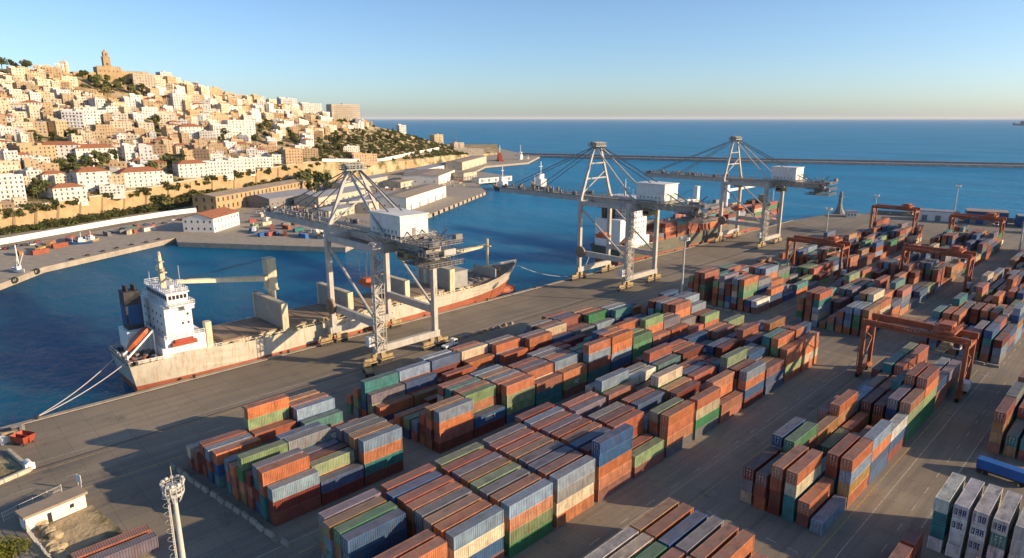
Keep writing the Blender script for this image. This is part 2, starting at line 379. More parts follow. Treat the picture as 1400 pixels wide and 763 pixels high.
# white parapet of the corniche road, and the road itself
pw = thing('road_parapet', 'long white parapet wall beside the harbour road under the town', 'wall')
rd = MB(); pm = MB(); pp = [(-250,384),(-120,357),(0,331),(80,317),(160,303),(230,292),(268,287.5)]
P = [G(px, py, 2.2) for px, py in pp]
for a, b in zip(P, P[1:]):
    pm.beam(a + Vector((0,0,.2)), b + Vector((0,0,.2)), 1.0, 3.6)
    u = (b - a).normalized().cross(Vector((0,0,1)))
    off = u if u.dot(Vector((a.x, a.y, 0))) < 0 else -u
    rd.add([a*1 + off*.5 - Vector((0,0,2.1)), b + off*.5 - Vector((0,0,2.1)), b + off*9 - Vector((0,0,2.1)), a + off*9 - Vector((0,0,2.1))], [(0,1,2,3)])
pm.build('parapet_wall', M['white_wall'], pw); tag(rd.build('harbour_road', M['apron']), kind='structure')
lp = MB()
pier = [(-250,400),(0,345),(100,327),(200,309)]
# breakwater
bw = MB(); A0, B0, C0 = G(705,214.5,-3), G(1000,222,-3), G(1700,236,-3)
for a, b in ((A0, B0), (B0, C0)):
    u = (b - a).normalized().cross(Vector((0,0,1)));
    if u.y < 0: u = -u
    N = 60
    for i in range(N):
        p, q = a.lerp(b, i/N), a.lerp(b, (i+1)/N)
        z = lambda t: Vector((0,0,t))
        vs = [p - u*4 + z(-2), p + z(4), p + u*16 + z(4.2), p + u*16.5 + z(7.5), p + u*21 + z(7.5), p + u*38 + z(-3)]
        vs2 = [q - u*4 + z(-2), q + z(4), q + u*16 + z(4.2), q + u*16.5 + z(7.5), q + u*21 + z(7.5), q + u*38 + z(-3)]
        bw.add(vs + vs2, [(j, 6+j, 7+j, j+1) for j in range(5)])
tag(bw.build('breakwater', M['quay_grey']), kind='structure')

# ------------------------------------------------------------------ containers
def linear(c): return tuple(c)
PAL = {'r':('rust red',(.33,.09,.048)), 'o':('orange',(.45,.15,.062)), 'd':('dark maroon',(.17,.035,.025)), 'b':('dark blue',(.025,.085,.20)),
       'l':('pale blue',(.20,.28,.36)), 't':('teal',(.03,.19,.19)), 'g':('green',(.04,.20,.085)), 'y':('light green',(.20,.29,.14)),
       'c':('cream',(.55,.46,.32)), 's':('slate grey',(.17,.18,.19)), 'n':('tan brown',(.33,.17,.075)), 'w':('white',(.66,.63,.57)),
       'v':('violet grey',(.17,.15,.19)), 'm':('mustard yellow',(.50,.30,.05)), 'k':('bright blue',(.03,.15,.42)), 'p':('faded red',(.42,.13,.09))}
WTS = 'rrrrrrooooooddddbbbblllttgyycssnnnvvp'
CL, CW, CH = 12.19, 2.12, 2.59
def cont_mesh(name, hi):
    m = MB(); w, h, L = CW/2, CH, CL
    def side(x, sx):
        n = 26; y0, y1 = .16, L - .16; st = (y1 - y0) / n; d = .06; pr = []
        for i in range(n):
            y = y0 + i*st; pr += [(x, y), (x, y + st*.35), (x - sx*d, y + st*.5), (x - sx*d, y + st*.85)]
        pr.append((x, y1)); vs = [(a, b, .16) for a, b in pr] + [(a, b, h - .11) for a, b in pr]; k = len(pr)
        m.add(vs, [(i, i+1, k+i+1, k+i) if sx > 0 else (i+1, i, k+i, k+i+1) for i in range(k-1)])
    if hi:
        side(w - .03, 1); side(-w + .03, -1)
        n = 30; st = (L - .3) / n; pr = []
        for i in range(n):
            y = .15 + i*st; pr += [(y, h-.015), (y + st*.4, h-.015), (y + st*.5, h-.05), (y + st*.9, h-.05)]
        pr.append((L - .15, h-.015)); k = len(pr)
        m.add([(-w+.06, y, z) for y, z in pr] + [(w-.06, y, z) for y, z in pr], [(i+1, i, k+i, k+i+1) for i in range(k-1)])
        m.bx(-w+.05, .05, .1, w-.05, .12, h-.05); m.bx(-w+.05, L-.12, .1, w-.05, L-.05, h-.05); m.bx(-w+.05, .1, .08, w-.05, L-.1, .16)
    else:
        m.bx(-w+.04, .05, .05, w-.04, L-.05, h-.04)
        for i in range(1, 12):
            y = L * i / 12
            m.bx(w-.04, y-.12, .15, w-.005, y+.12, h-.1); m.bx(-w+.06, y-.08, h-.04, w-.06, y+.08, h-.01)
    for sx in (-1, 1):
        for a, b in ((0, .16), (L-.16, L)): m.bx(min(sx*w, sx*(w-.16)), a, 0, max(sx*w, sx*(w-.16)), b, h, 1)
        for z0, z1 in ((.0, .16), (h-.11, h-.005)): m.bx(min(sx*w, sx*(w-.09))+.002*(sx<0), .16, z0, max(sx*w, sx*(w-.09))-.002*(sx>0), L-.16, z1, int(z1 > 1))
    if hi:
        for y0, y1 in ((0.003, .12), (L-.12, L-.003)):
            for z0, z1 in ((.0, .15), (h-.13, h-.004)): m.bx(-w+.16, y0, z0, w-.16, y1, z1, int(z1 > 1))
    return m
def with_tint(me, cols=None):
    a = me.color_attributes.new('tint', 'FLOAT_COLOR', 'CORNER')
    a.data.foreach_set('color', cols if cols is not None else [1.0] * (4 * len(me.loops))); return me
HI = cont_mesh('container', True); LO = cont_mesh('lo', False)
def rail_tint(mb):                                    # worn, paler corner posts and top rails; sunlit edge highlights put into the tint
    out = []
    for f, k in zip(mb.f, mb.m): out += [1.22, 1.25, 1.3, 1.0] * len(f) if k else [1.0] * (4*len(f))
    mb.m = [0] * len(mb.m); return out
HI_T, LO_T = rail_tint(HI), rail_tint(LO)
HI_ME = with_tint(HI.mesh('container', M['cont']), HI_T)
def door_mesh():
    m = MB(); m.bx(-.53, -.045, .17, .53, -.002, CH-.16)
    for x in (-.3, .3):
        m.tube((x, -.075, .1), (x, -.075, CH-.08), .028, 5, mi=1); m.bx(x-.02, -.12, .95, x+.22, -.085, 1.02, 1)
    for z in (.4, 1.0, 1.6, 2.2): m.bx(-.6, -.065, z, -.44, -.045, z+.12)
    m.bx(.1, -.056, 1.95, .42, -.046, 2.2, 1); m.bx(.12, -.056, 1.3, .3, -.046, 1.62, 1)
    for z in (.75, 1.3, 1.85): m.bx(-.5, -.053, z, .5, -.046, z+.05)
    return with_tint(m.mesh('door', [M['cont'], M['galv']]))
DOOR_ME = door_mesh()
CELLS = []
def cell(x, y, z, L, code, where, lab, tier, top, sy=1, rz=0, force=False):
    CELLS.append(dict(x=x, y=y, z=z, L=L, code=code, where=where, lab=lab, tier=tier, top=top, rz=rz, force=force, doors=False, score=0))
def pick(rng): return rng.choice(WTS)
def block(where, xs, bays, hts, seed, over={}, tops={}, side={}, rowname='row', mean=3.0, skip=(), skew=0.0):
    """xs: row centre lines from the quay outwards; bays: (y start, length); hts[bay][row] heights (None = random)."""
    rng = random.Random(seed); Hh = {}; rs = [rng.uniform(-.4, .4) for _ in xs]
    for bi, (y, L) in enumerate(bays):
        base = rng.choice([mean-1, mean, mean, mean+1])
        for ri, x in enumerate(xs):
            h = hts[bi][ri] if bi < len(hts) and hts[bi] is not None else None
            if h is None: h = max(0, min(5, int(round(rng.gauss(base, .9)))))
            if (bi, ri) in skip: h = 0
            Hh[bi, ri] = h
            top = tops.get((bi, ri)); sd_ = side.get((bi, ri))
            half = h > 0 and sd_ is None and top is None and rng.random() < .09
            for t in range(h):
                code = pick(rng)
                if top and t == h - 1: code = top
                if sd_ and h - 1 - t < len(sd_): code = sd_[h - 1 - t]
                jx, jy = rng.uniform(-.07, .07), rng.uniform(-.1, .1) + rs[ri]
                tn = 'topmost' if t == h - 1 and h > 1 else ['ground', 'second', 'third', 'fourth', 'fifth', 'sixth'][t] + ' tier' if not (h == 1) else 'single-tier'
                for hf in ((0, 1) if half else (None,)):
                    cd = code if hf in (None, 0) else pick(rng)
                    lab = f"{tn}, {ORD[ri+1]} {rowname}, {ORD[bi+1]} bay of {where}"
                    yy = y + jy + skew * (x - xs[-1]) + (0 if hf in (None, 0) else L/2 + .05)
                    cell(x + jx, yy, t * CH + (.004 if t else .02), L if hf is None else L/2 - .08, cd, where, (('near short ', 'far short ')[hf] if hf is not None else '', lab), t, t == h - 1)
                    c = CELLS[-1]; c['key'] = (where, bi, ri, t)
    for c in CELLS:
        if c['where'] != where or 'key' not in c: continue
        _, bi, ri, t = c['key']
        gap_near = bi == 0 or bays[bi][0] - (bays[bi-1][0] + bays[bi-1][1]) > 2
        c['end_open'] = bi == 0 or Hh[bi-1, ri] <= t
        c['side_open'] = ri == len(xs) - 1 or Hh[bi, ri+1] <= t or xs[ri+1] - xs[ri] > 4
def rng_x(x0, n, p): return [x0 + p * i for i in range(n)]
# quayside block: five rows, a gap, then seven rows
xa = rng_x(-143.8, 5, 2.95) + rng_x(-127.2, 7, 2.72)
ba = [(44.6, 9.6), (54.6, 9.6), (64.6, 9.6), (84.5, 10.2)] + [(95.2 + 10.8 * i, 10.0) for i in range(11)]
ha = [[2,2,3,3,3, 3,3,4,3,4,4,3],
      [1,2,5,3,2, 2,4,4,3,3,3,2],
      [3,4,4,4,3, 2,3,3,4,4,4,4],
      [2,3,4,3,2, 1,2,2,2,3,4,4],
      [3,3,4,3,2, 2,1,4,4,4,4,2],
      [0,4,4,2,3, 2,2,4,4,4,4,4],
      [0,4,4,3,1, 1,2,3,4,4,4,3],
      [2,2,4,4,3, 2,3,4,4,4,4,3],
      [0,3,3,4,4, 3,3,2,3,4,4,5],
      [3,4,4,4,3, 3,2,3,4,5,5,5],
      [4,4,4,3,3, 2,2,2,3,5,4,4],
      [0,4,4,4,3, 2,2,1,3,3,5,3],
      [0,0,4,4,4, 3,3,2,2,4,4,3],
      [0,0,3,3,2, 4,5,5,5,5,3,2],
      [0,0,0,2,2, 5,4,5,5,4,3,3]]
block('the quayside block', xa, ba, ha, 11, skew=.12,
      tops={(0,2):'r',(0,3):'l',(0,4):'o',(0,7):'y',(0,10):'o',(1,2):'o',(2,1):'n',(2,2):'r',(2,3):'l',(2,8):'s',(2,9):'s',(2,10):'n',(3,10):'n',(4,9):'r',(4,8):'t'},
      side={(0,4):'obt',(0,11):'ldd',(0,10):'oot',(0,7):'yg',(1,2):'oyrdd',(1,11):'bd',(1,10):'yo',(1,7):'st',(2,11):'lotd',(2,3):'lb',(3,11):'lord',(3,4):'ob',(4,11):'bd',(4,10):'yo',(5,11):'oyyb',(5,10):'odd',
            (6,11):'rtt',(6,10):'oc',(7,11):'oyd',(8,11):'olrtt',(9,11):'oolbd',(9,10):'ood',(10,11):'gggd',(10,10):'yo',(11,11):'rbb',(11,10):'yor',(12,11):'rbb',(13,9):'royr',(13,8):'opdd',(3,2):'tt',(4,2):'lo',(5,1):'lob',(6,2):'cdd',(7,3):'olt'})
# broad middle block
xb = rng_x(-98.2, 2, 2.78) + rng_x(-92.4, 8, 2.76)
bb = [(45.0 + 12.5 * i, 11.1) for i in range(13)]
hb = [[0,0,4,4,4,4,2,1,4,4],[0,0,4,4,4,4,4,4,4,4],[0,0,4,4,4,4,4,4,4,4],[0,0,4,4,4,4,4,4,4,4],[0,4,4,4,4,4,4,4,4,5],
      [4,4,4,4,4,4,4,4,2,2],[4,4,4,4,3,4,4,4,4,4],[4,4,4,4,4,4,4,4,4,4],[4,4,4,4,4,4,4,3,4,2],[4,4,4,4,4,4,4,4,4,4],[4,4,4,4,4,4,4,4,3,3],[4,4,4,4,4,4,4,5,5,4],[4,4,4,4,4,5,4,4,5,4]]
_r = random.Random(4)
for _b in range(4, 8): hb[_b][0] = 0; hb[_b][1] = 4
for _b in range(5, 13):
    for _i in range(9):
        if hb[_b][_i] == 4 and _r.random() < .3: hb[_b][_i] = _r.choice((3, 3, 3, 2, 5))
block('the broad middle block', xb, bb, hb, 23,
      tops={(0,2):'v',(0,3):'n',(0,4):'g',(0,5):'b',(1,2):'r',(1,3):'b',(1,4):'r',(1,5):'o',(1,6):'s',(1,7):'n',(2,2):'y',(2,3):'r',(2,4):'v',(2,5):'n',(2,6):'y',(2,7):'s',(2,8):'o',
            (3,2):'s',(3,3):'r',(3,4):'r',(3,5):'n',(3,6):'v',(3,7):'b',(3,8):'r',(4,2):'l',(4,3):'r',(4,4):'v',(4,5):'r',(4,6):'o',(5,1):'y',(5,2):'p',(5,3):'v',(5,4):'n',(5,5):'s',
            (6,1):'c',(6,2):'l',(6,3):'r',(6,4):'b',(6,5):'r',(6,6):'b',(7,1):'s',(7,2):'w',(7,3):'n',(7,4):'n',(7,5):'c',(7,6):'n'},
      side={(0,8):'rrr',(0,9):'oor',(1,9):'lcbd',(2,9):'loyg',(2,8):'od',(3,9):'lsco',(4,9):'bbood',(5,9):'yd',(5,8):'rd',(6,9):'ooos',(7,9):'ocgs',(8,9):'or',(8,8):'ood',(9,9):'lobd',(10,9):'rbb',(11,9):'ooyo',(12,9):'ooco',(11,8):'oyor'})
# block under the nearest red gantry
xc = rng_x(-51.0, 6, 2.8)
bc = [(116.0 + 12.6 * i, 12.1) for i in range(8)]
hc = [[3,3,4,4,2,1],[4,4,1,2,4,4],[2,3,2,2,3,4],[3,4,2,1,1,3],[0,3,3,3,4,4],[2,3,3,4,5,5],[3,4,4,3,3,3],[0,4,4,2,3,3]]
block('the nearest-gantry block', xc, bc, hc, 37,
      tops={(0,0):'d',(0,1):'d',(0,2):'o',(1,0):'b',(1,1):'g',(2,0):'n',(2,1):'n',(2,2):'g',(3,0):'r',(3,1):'o'},
      side={(0,3):'octt',(0,4):'od',(0,5):'l',(0,2):'ordd',(1,5):'olmo',(1,4):'rdtm',(1,2):'b',(1,3):'lo',(2,5):'lobb',(2,4):'ord',(3,5):'wbd',(3,3):'d',(4,5):'oygg',(5,5):'roygg',(5,4):'rbt',(6,5):'bro',(7,2):'r',(6,3):'y'})
# blocks beyond the cross road
def farblock(where, x0, n, p, y0, nb, seed, mean, skip=(), hts=(), **kw):
    block(where, rng_x(x0, n, p), [(y0 + 12.7*i, 12.1) for i in range(nb)], list(hts), seed, mean=mean, skip=skip, **kw)
sk = {(b, r) for b in (6, 7) for r in (2, 3, 10)}
farblock('the far quayside block', -139.5, 11, 2.85, 243, 20, 41, 2.6, sk | {(b, r) for b in (0,1) for r in (3,)} | {(b, r) for b in range(12, 20) for r in (0, 1)} | {(19, r) for r in range(11)} | {(18, r) for r in range(11)},
         hts=[[4,5,5,3,4,5,4,5,5,2,2],[2,3,4,0,3,4,4,4,4,2,3],[4,4,3,2,3,5,5,5,3,2,1]], side={(0,2):'rdg',(0,8):'oyg',(0,10):'wd',(1,10):'ob',(2,7):'lo',(2,10):'b'})
sk = {(b, r) for b in (7, 8) for r in (3,)} | {(b, 9) for b in (7, 8)}
farblock('the far middle block', -93.0, 9, 2.85, 243, 18, 43, 3.0, sk, hts=[[4,5,5,1,2,3,4,4,4],[3,4,3,3,2,3,5,5,4],[2,3,4,4,3,4,4,4,3]], side={(0,8):'nrdt',(1,8):'ocr'})
farblock('the far right block', -52.5, 8, 2.9, 246, 19, 47, 2.6, hts=[[3,3,1,3,3,4,4,3]])
farblock('the outer right block', -18.0, 9, 2.9, 330, 16, 53, 2.6)
# right-hand blocks
block('the right-edge block', rng_x(-20.3, 4, 2.85), [(176.5,12.1),(189.5,12.1),(206,12.1),(219,12.1)], [[4,2,2,3],[4,3,3,3],[4,4,4,4],[5,4,4,4]], 59, side={(0,0):'rn',(0,1):'t',(0,2):'t'}, tops={(2,0):'r',(2,1):'n'})
block('the white reefer stack', rng_x(-20.2, 6, 2.87), [(126.0,12.1)], [[4,4,4,4,4,4]], 61, side={(0,i):'wwww' for i in range(6)} | {(0,3):'wtw', (0,0):'wttw'})
block('the corner stack', [-22.5, -11.8, -8.9], [(104.0,12.1),(117,6.0)], [[2,3,3],[2,0,0]], 67, side={(0,0):'rb',(0,1):'os',(0,2):'od',(1,0):'rd'})
block('the bottom-edge block', rng_x(-55.5, 7, 2.84), [(71.3,12.1),(84,12.1)], [[3,3,3,3,3,3,1],[3,3,3,3,3,3,2]], 71, tops={(1,0):'n',(1,1):'o',(1,2):'b',(1,3):'s',(1,4):'o',(1,5):'o',(1,6):'o',(0,0):'w',(0,1):'c',(0,2):'g',(0,3):'r',(0,4):'n'}, side={(1,5):'oos',(0,5):'rot'})
block('the bottom-left pair', [-122.5, -119.4], [(14.5,12.1)], [[1,1]], 73, side={(0,0):'r',(0,1):'v'})
# which ones show: project the open faces
def area(ps):
    q = [PX(*p) for p in ps]
    if any(k[2] < 5 for k in q): return 0
    if not any(-5 < k[0] < 1405 and -5 < k[1] < 768 for k in q): return 0
    return abs(sum(q[i][0]*q[(i+1) % 4][1] - q[(i+1) % 4][0]*q[i][1] for i in range(4))) / 2
for c in CELLS:
    x, y, z, L = c['x'], c['y'], c['z'], c['L']; w = CW/2; a = 0
    if c['top']: a += area([(x-w,y,z+CH),(x+w,y,z+CH),(x+w,y+L,z+CH),(x-w,y+L,z+CH)])
    if c.get('side_open', True): a += area([(x+w,y,z),(x+w,y+L,z),(x+w,y+L,z+CH),(x+w,y,z+CH)])
    if c.get('end_open', True):
        e = area([(x-w,y,z),(x+w,y,z),(x+w,y,z+CH),(x-w,y,z+CH)]); a += e; c['doors'] = e > 130
    c['score'] = a
SHIP_CELLS = []                                       # filled by the ship builder, appended below
def make_container(c, first=[True]):
    name, col = PAL[c['code']]
    j = random.uniform(.82, 1.2)
    o = obj('shipping_container', HI_ME, None, (c['x'], c['y'], c['z'])); o.scale = (1, c['L'] / CL, 1)
    fd = random.random()**2*.3; col = [v*(1-fd) + q*fd for v, q in zip(col, (.30,.27,.24))]
    o.color = (*[min(1, v * j * random.uniform(.95, 1.05)) for v in col], 1)
    short, lab = c['lab'] if isinstance(c['lab'], tuple) else ('', c['lab'])
    tag(o, f"{short}{name} container, {lab}", 'container', 'shipping containers stacked in the yard')
    if c['doors']:
        for sx in (-1, 1):
            d = obj('door', DOOR_ME, o, (sx * .56, 0, 0)); d.color = o.color
            if sx > 0: d.scale = (-1, 1, 1)
    return o
def join_containers(cells, name):
    vs, fs, cols = [], [], []; lv = LO.v; lf = LO.f; k = 0
    for c in cells:
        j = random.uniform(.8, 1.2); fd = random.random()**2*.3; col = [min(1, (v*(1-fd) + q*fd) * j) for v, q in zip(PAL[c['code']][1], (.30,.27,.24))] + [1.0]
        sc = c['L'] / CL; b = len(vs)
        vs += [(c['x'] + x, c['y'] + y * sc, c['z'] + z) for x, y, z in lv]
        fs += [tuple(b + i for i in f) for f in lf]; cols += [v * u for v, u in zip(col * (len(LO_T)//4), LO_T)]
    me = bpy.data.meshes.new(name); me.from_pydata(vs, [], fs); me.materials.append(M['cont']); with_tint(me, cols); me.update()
    return tag(obj(name, me), kind='stuff')

# ------------------------------------------------------------------ ship-to-shore cranes
def part(mb, name, mat, parent, label=None, stuff=False):
    o = mb.build(name, M[mat] if isinstance(mat, str) else [M[k] for k in mat], parent)
    if label: o['label'] = label
    if stuff: o['kind'] = 'stuff'
    return o
def sts_crane(loc, label, X1=60, hx=.5, hl=20, hh=7.1, ZA=63.0):
    t = thing('quay_crane', label, 'crane', loc, group='ship-to-shore cranes along the quay')
    GA, hy, ZB = 27.5, 11.3, 36.0
    for x in (0, GA):
        for y in (-hy, hy):
            m = MB(); m.beam((x, y, 4.2), (x, y, ZB + (3.6 if x == 0 else 3)), 1.75, 1.5)
            part(m, 'leg', 'crane', t)
            b = MB()
            for k in (-3.1, 3.1):
                b.box((x, y + k, 2.3), (.9, 4.2, 1.0)); b.box((x, y + k*.5, 3.3), (1.1, 1.6, 1.2))
                b.box((x, y + k, 1.25), (1.2, 4.7, .35))
            bo = part(b, 'bogie', 'yellow', t)
            for k in (-4.6, -3.4, -2.2, -1.0, 1.0, 2.2, 3.4, 4.6):
                w = MB(); w.tube((x-.35, y+k, .62), (x+.35, y+k, .62), .6, 10); part(w, 'wheel', 'dark_steel', bo)
        m = MB(); m.bx(x-.8, -hy-1.5, 4.0, x+.8, hy+1.5, 6.2); part(m, 'sill_beam', 'crane', t)
        m = MB(); m.bx(x-.9, -hy+.9, ZB-.6, x+.9, hy-.9, ZB+2.2); part(m, 'cross_beam', 'crane', t)
    for y in (-hy, hy):
        m = MB(); m.bx(1, y-.7, 12.2, GA-1, y+.7, 14.6); part(m, 'portal_beam', 'crane', t)
        m = MB(); m.tube((1.2, y, ZB-2), (GA-1.3, y, 15), .45, 8); part(m, 'diagonal_brace', 'crane', t)
        m = MB(); m.bx(1, y-.6, ZB+.2, GA-1, y+.6, ZB+2.0); part(m, 'top_beam', 'crane', t)
    # boom: two girders with ties, running out over the water
    X0, zb = -64, ZB + .6
    m = MB()
    for y in (-2.7, 2.7): m.beam((X0, y, zb+1.5), (X1-6, y, zb+1.5), 1.3, 3.0)
    for i in range(16): m.bx(X0+3+i*7.4, -2.1, zb+.5, X0+3.6+i*7.4, 2.1, zb+2.2)
    part(m, 'boom', 'crane', t)
    m = MB()
    for y in (-4.4, 4.4):
        m.rail([(X0, y, zb+2.9), (X1-6, y, zb+2.9)], 1.2, .07, 2.6); m.bx(X0, min(y, y*.77), zb+2.75, X1-6, max(y, y*.77), zb+2.85)
    part(m, 'walkway_railing', 'grey_steel', t)
    m = MB(); rr = random.Random(3)
    for i in range(34):
        x = rr.uniform(X0, -4); y = rr.choice((-3.6, -2.7, 2.7, 3.6)); m.bx(x, y-.3, zb+3, x+rr.uniform(.5,1.6), y+.3, zb+3+rr.uniform(.5,1.9))
    part(m, 'boom_fittings', 'grey_steel', t, stuff=True)
    # A-frame
    for y in (-1, 1):
        m = MB(); m.beam((0, y*(hy-.3), ZB+3.4), (0, y*2.2, ZA), 1.25, 1.25, 0, .9, .9); part(m, 'mast_leg', 'crane', t)
        m = MB(); m.tube((.4, y*2.2, ZA-.3), (GA-.5, y*6.5, ZB+3.5), .42, 8); part(m, 'back_strut', 'crane', t)
        for X in (-38, -58):
            m = MB(); m.tube((-.2, y*1.9, ZA), (X, y*2.9, zb+3.2), .2, 5); part(m, 'fore_stay', 'grey_steel', t)
        m = MB(); m.tube((.2, y*2, ZA+.2), (X1-10, y*2.9, zb+3.2), .26, 5); part(m, 'back_stay', 'grey_steel', t)
    m = MB(); m.tube((0, -7.6, ZB+12), (0, 7.6, ZB+12), .4, 6); m.tube((0, -4.9, ZB+19), (0, 4.9, ZB+19), .35, 6)
    m.tube((0, -9, ZB+6), (0, 6, ZB+15), .3, 6); part(m, 'mast_bracing', 'crane', t)
    m = MB(); m.bx(-2.4, -4, ZA-.2, 2.4, 4, ZA+.25); m.rail([(-2.4,-4,ZA+.2),(2.4,-4,ZA+.2),(2.4,4,ZA+.2),(-2.4,4,ZA+.2),(-2.4,-4,ZA+.2)], 1.2, .08, 1.5)
    for y in (-2.6, -1.3, 0, 1.3, 2.6): m.tube((-1, y-.3, ZA+1), (-1, y+.3, ZA+1), 1.1, 10); m.tube((1.1, y-.3, ZA+.9), (1.1, y+.3, ZA+.9), .9, 10)
    m.bx(-1.4, -3.4, ZA+1.4, 1.4, 3.4, ZA+1.8); m.tube((0,0,ZA+1.8),(0,0,ZA+4.6),.08,5); part(m, 'sheave_platform', 'panel', t)
    # machinery house, end platform, trolley
    m = MB(); m.bx(GA+hx, -5.2, zb+4.1, GA+hx+hl, 5.2, zb+4.1+hh); part(m, 'machine_house', 'crane_house', t)
    h = [o for o in t.children if o.name.startswith('machine_house')][-1]
    m = MB(); m.bx(GA+hx-.4, -5.6, zb+4.1+hh, GA+hx+hl+.4, 5.6, zb+4.4+hh); part(m, 'roof', 'crane_house', h)
    m = MB()
    for i in range(int(hl/2)-1): m.bx(GA+hx+1.9+i*2, -5.28, zb+5, GA+hx+2.5+i*2, -5.2, zb+5.8); m.bx(GA+hx+1.9+i*2, 5.2, zb+5, GA+hx+2.5+i*2, 5.28, zb+5.8)
    m.bx(GA+hx+hl, -1, zb+4.2, GA+hx+hl+.06, .4, zb+6.6); part(m, 'louvre', 'grey_steel', h, stuff=True)
    m = MB(); m.bx(GA+hx-.2, -7, zb+3.3, GA+hx+hl+2, 7, zb+3.6)
    m.rail([(GA+hx-.2,-7,zb+3.6),(GA+hx+hl+2,-7,zb+3.6),(GA+hx+hl+2,7,zb+3.6),(GA+hx-.2,7,zb+3.6)], 1.2, .07, 2)
    for i in range(6): m.beam((GA+hx+1+i*3.6, -7, zb+3.4), (GA+hx+1+i*3.6, -3.3, zb+.4), .25, .25)
    part(m, 'machinery_deck', 'crane', t)
    m = MB()
    for i in range(26): 
        x, y, z = rr.uniform(X1-12, X1), rr.uniform(-6, 5), zb + rr.uniform(-2.8, 4.2); m.bx(x, y, z, x+rr.uniform(.8,2.6), y+rr.uniform(.8,2.6), z+rr.uniform(.5,1.8))
    for z in (-3, 0, 3.2): m.rail([(X1-12,-6.5,zb+z),(X1+1,-6.5,zb+z),(X1+1,6.5,zb+z),(X1-12,6.5,zb+z)], 1.2, .08, 1.6); m.bx(X1-12,-6.5,zb+z-.15,X1+1,6.5,zb+z)
    for i in range(8): m.tube((X1-9+rr.uniform(0,9), rr.uniform(-5,5), zb+3), (X1-9+rr.uniform(0,9), rr.uniform(-5,5), zb+rr.uniform(5,7.5)), .12, 5)
    part(m, 'winch_platform', 'grey_steel', t)
    m = MB(); m.bx(2, -3.6, zb-1.4, 8, 3.6, zb-.1); m.bx(2.5,-2,zb-2.2,7.5,2,zb-1.4)
    for x in (3, 7):
        for y in (-2, 2): m.tube((x, y, zb-2), (x-.3, y*.6, 22), .05, 4)
    tr = part(m, 'trolley', 'grey_steel', t)
    m = MB(); m.bx(1.6, -1.3, 19.6, 8.6, 1.3, 20.6); m.bx(1, -1.2, 20.6, 9.2, 1.2, 21.2); m.bx(3.5,-1.5,21.2,6.5,1.5,22.4); part(m, 'spreader', 'orange', tr)
    m = MB(); m.bx(GA+2.5, -4.4, zb-3.2, GA+6, -1.2, zb-.2); m.bx(GA+6, -4.2, zb-2.6, GA+8, -1.4, zb-.6); c = part(m, 'operator_cab', 'yellow', t)
    m = MB(); m.bx(GA+2.4, -4.1, zb-2.4, GA+2.5, -1.5, zb-.8); m.bx(GA+2.8, -4.47, zb-2.3, GA+5.7, -4.4, zb-.9); part(m, 'cab_window', 'glass', c)
    # cable reel, stairs on the near landward leg
    m = MB(); m.tube((1.6, -hy-1.6, 14), (1.6, -hy-.75, 14), 2.7, 20); m.tube((1.6, -hy-1.75, 14), (1.6, -hy-.6, 14), .7, 10)
    for i in range(10):
        a = i*math.pi/5; m.beam((1.6, -hy-1.68, 14), (1.6+2.6*math.cos(a), -hy-1.68, 14+2.6*math.sin(a)), .16, .16)
    part(m, 'cable_reel', 'deck', t)
    m = MB(); z = 5.0; d = 1
    x, y = GA + 1.75, -hy
    while z < ZB - 1:
        m.bx(x-.8, y-1.7, z, x+.8, y+1.7, z+.12); m.rail([(x+.8, y-1.7, z+.1), (x+.8, y+1.7, z+.1)], 1.1, .06, 1.6); m.rail([(x-.8, y-1.7, z+.1), (x+.8, y-1.7, z+.1)], 1.1, .06, 1.6)
        for o_ in (-.55, .55): m.beam((x+o_, y-1.5*d, z), (x+o_, y+1.5*d, z+3.1), .12, .3)
        z += 3.1; d = -d
    for xx in (x-.8, x+.8):
        for yy in (y-1.7, y+1.7): m.beam((xx, yy, 5), (xx, yy, ZB), .16, .16)
    part(m, 'stair_tower', 'crane', t)
    m = MB(); m.bx(GA-1.9, -hy-3.2, 6.5, GA+.2, -hy-.9, 9.6); part(m, 'electric_box', 'crane_house', t)
    return t
c1 = sts_crane((-195.9, 117.2, 0), 'white and grey quay crane nearest the viewer, beside the cream cargo ship', 48, -10.5, 16.5, 6.2, 59.0)
c2 = sts_crane((-196.6, 249, 0), 'middle quay crane, beside the white deckhouse of the loaded container ship', hx=-.6, hl=14.5)
for loc, lab in (((-198.4, 388, 0), 'farthest quay crane, at the bow end of the loaded container ship'),):
    c = copy_tree(c2); c.location = loc; c['label'] = lab

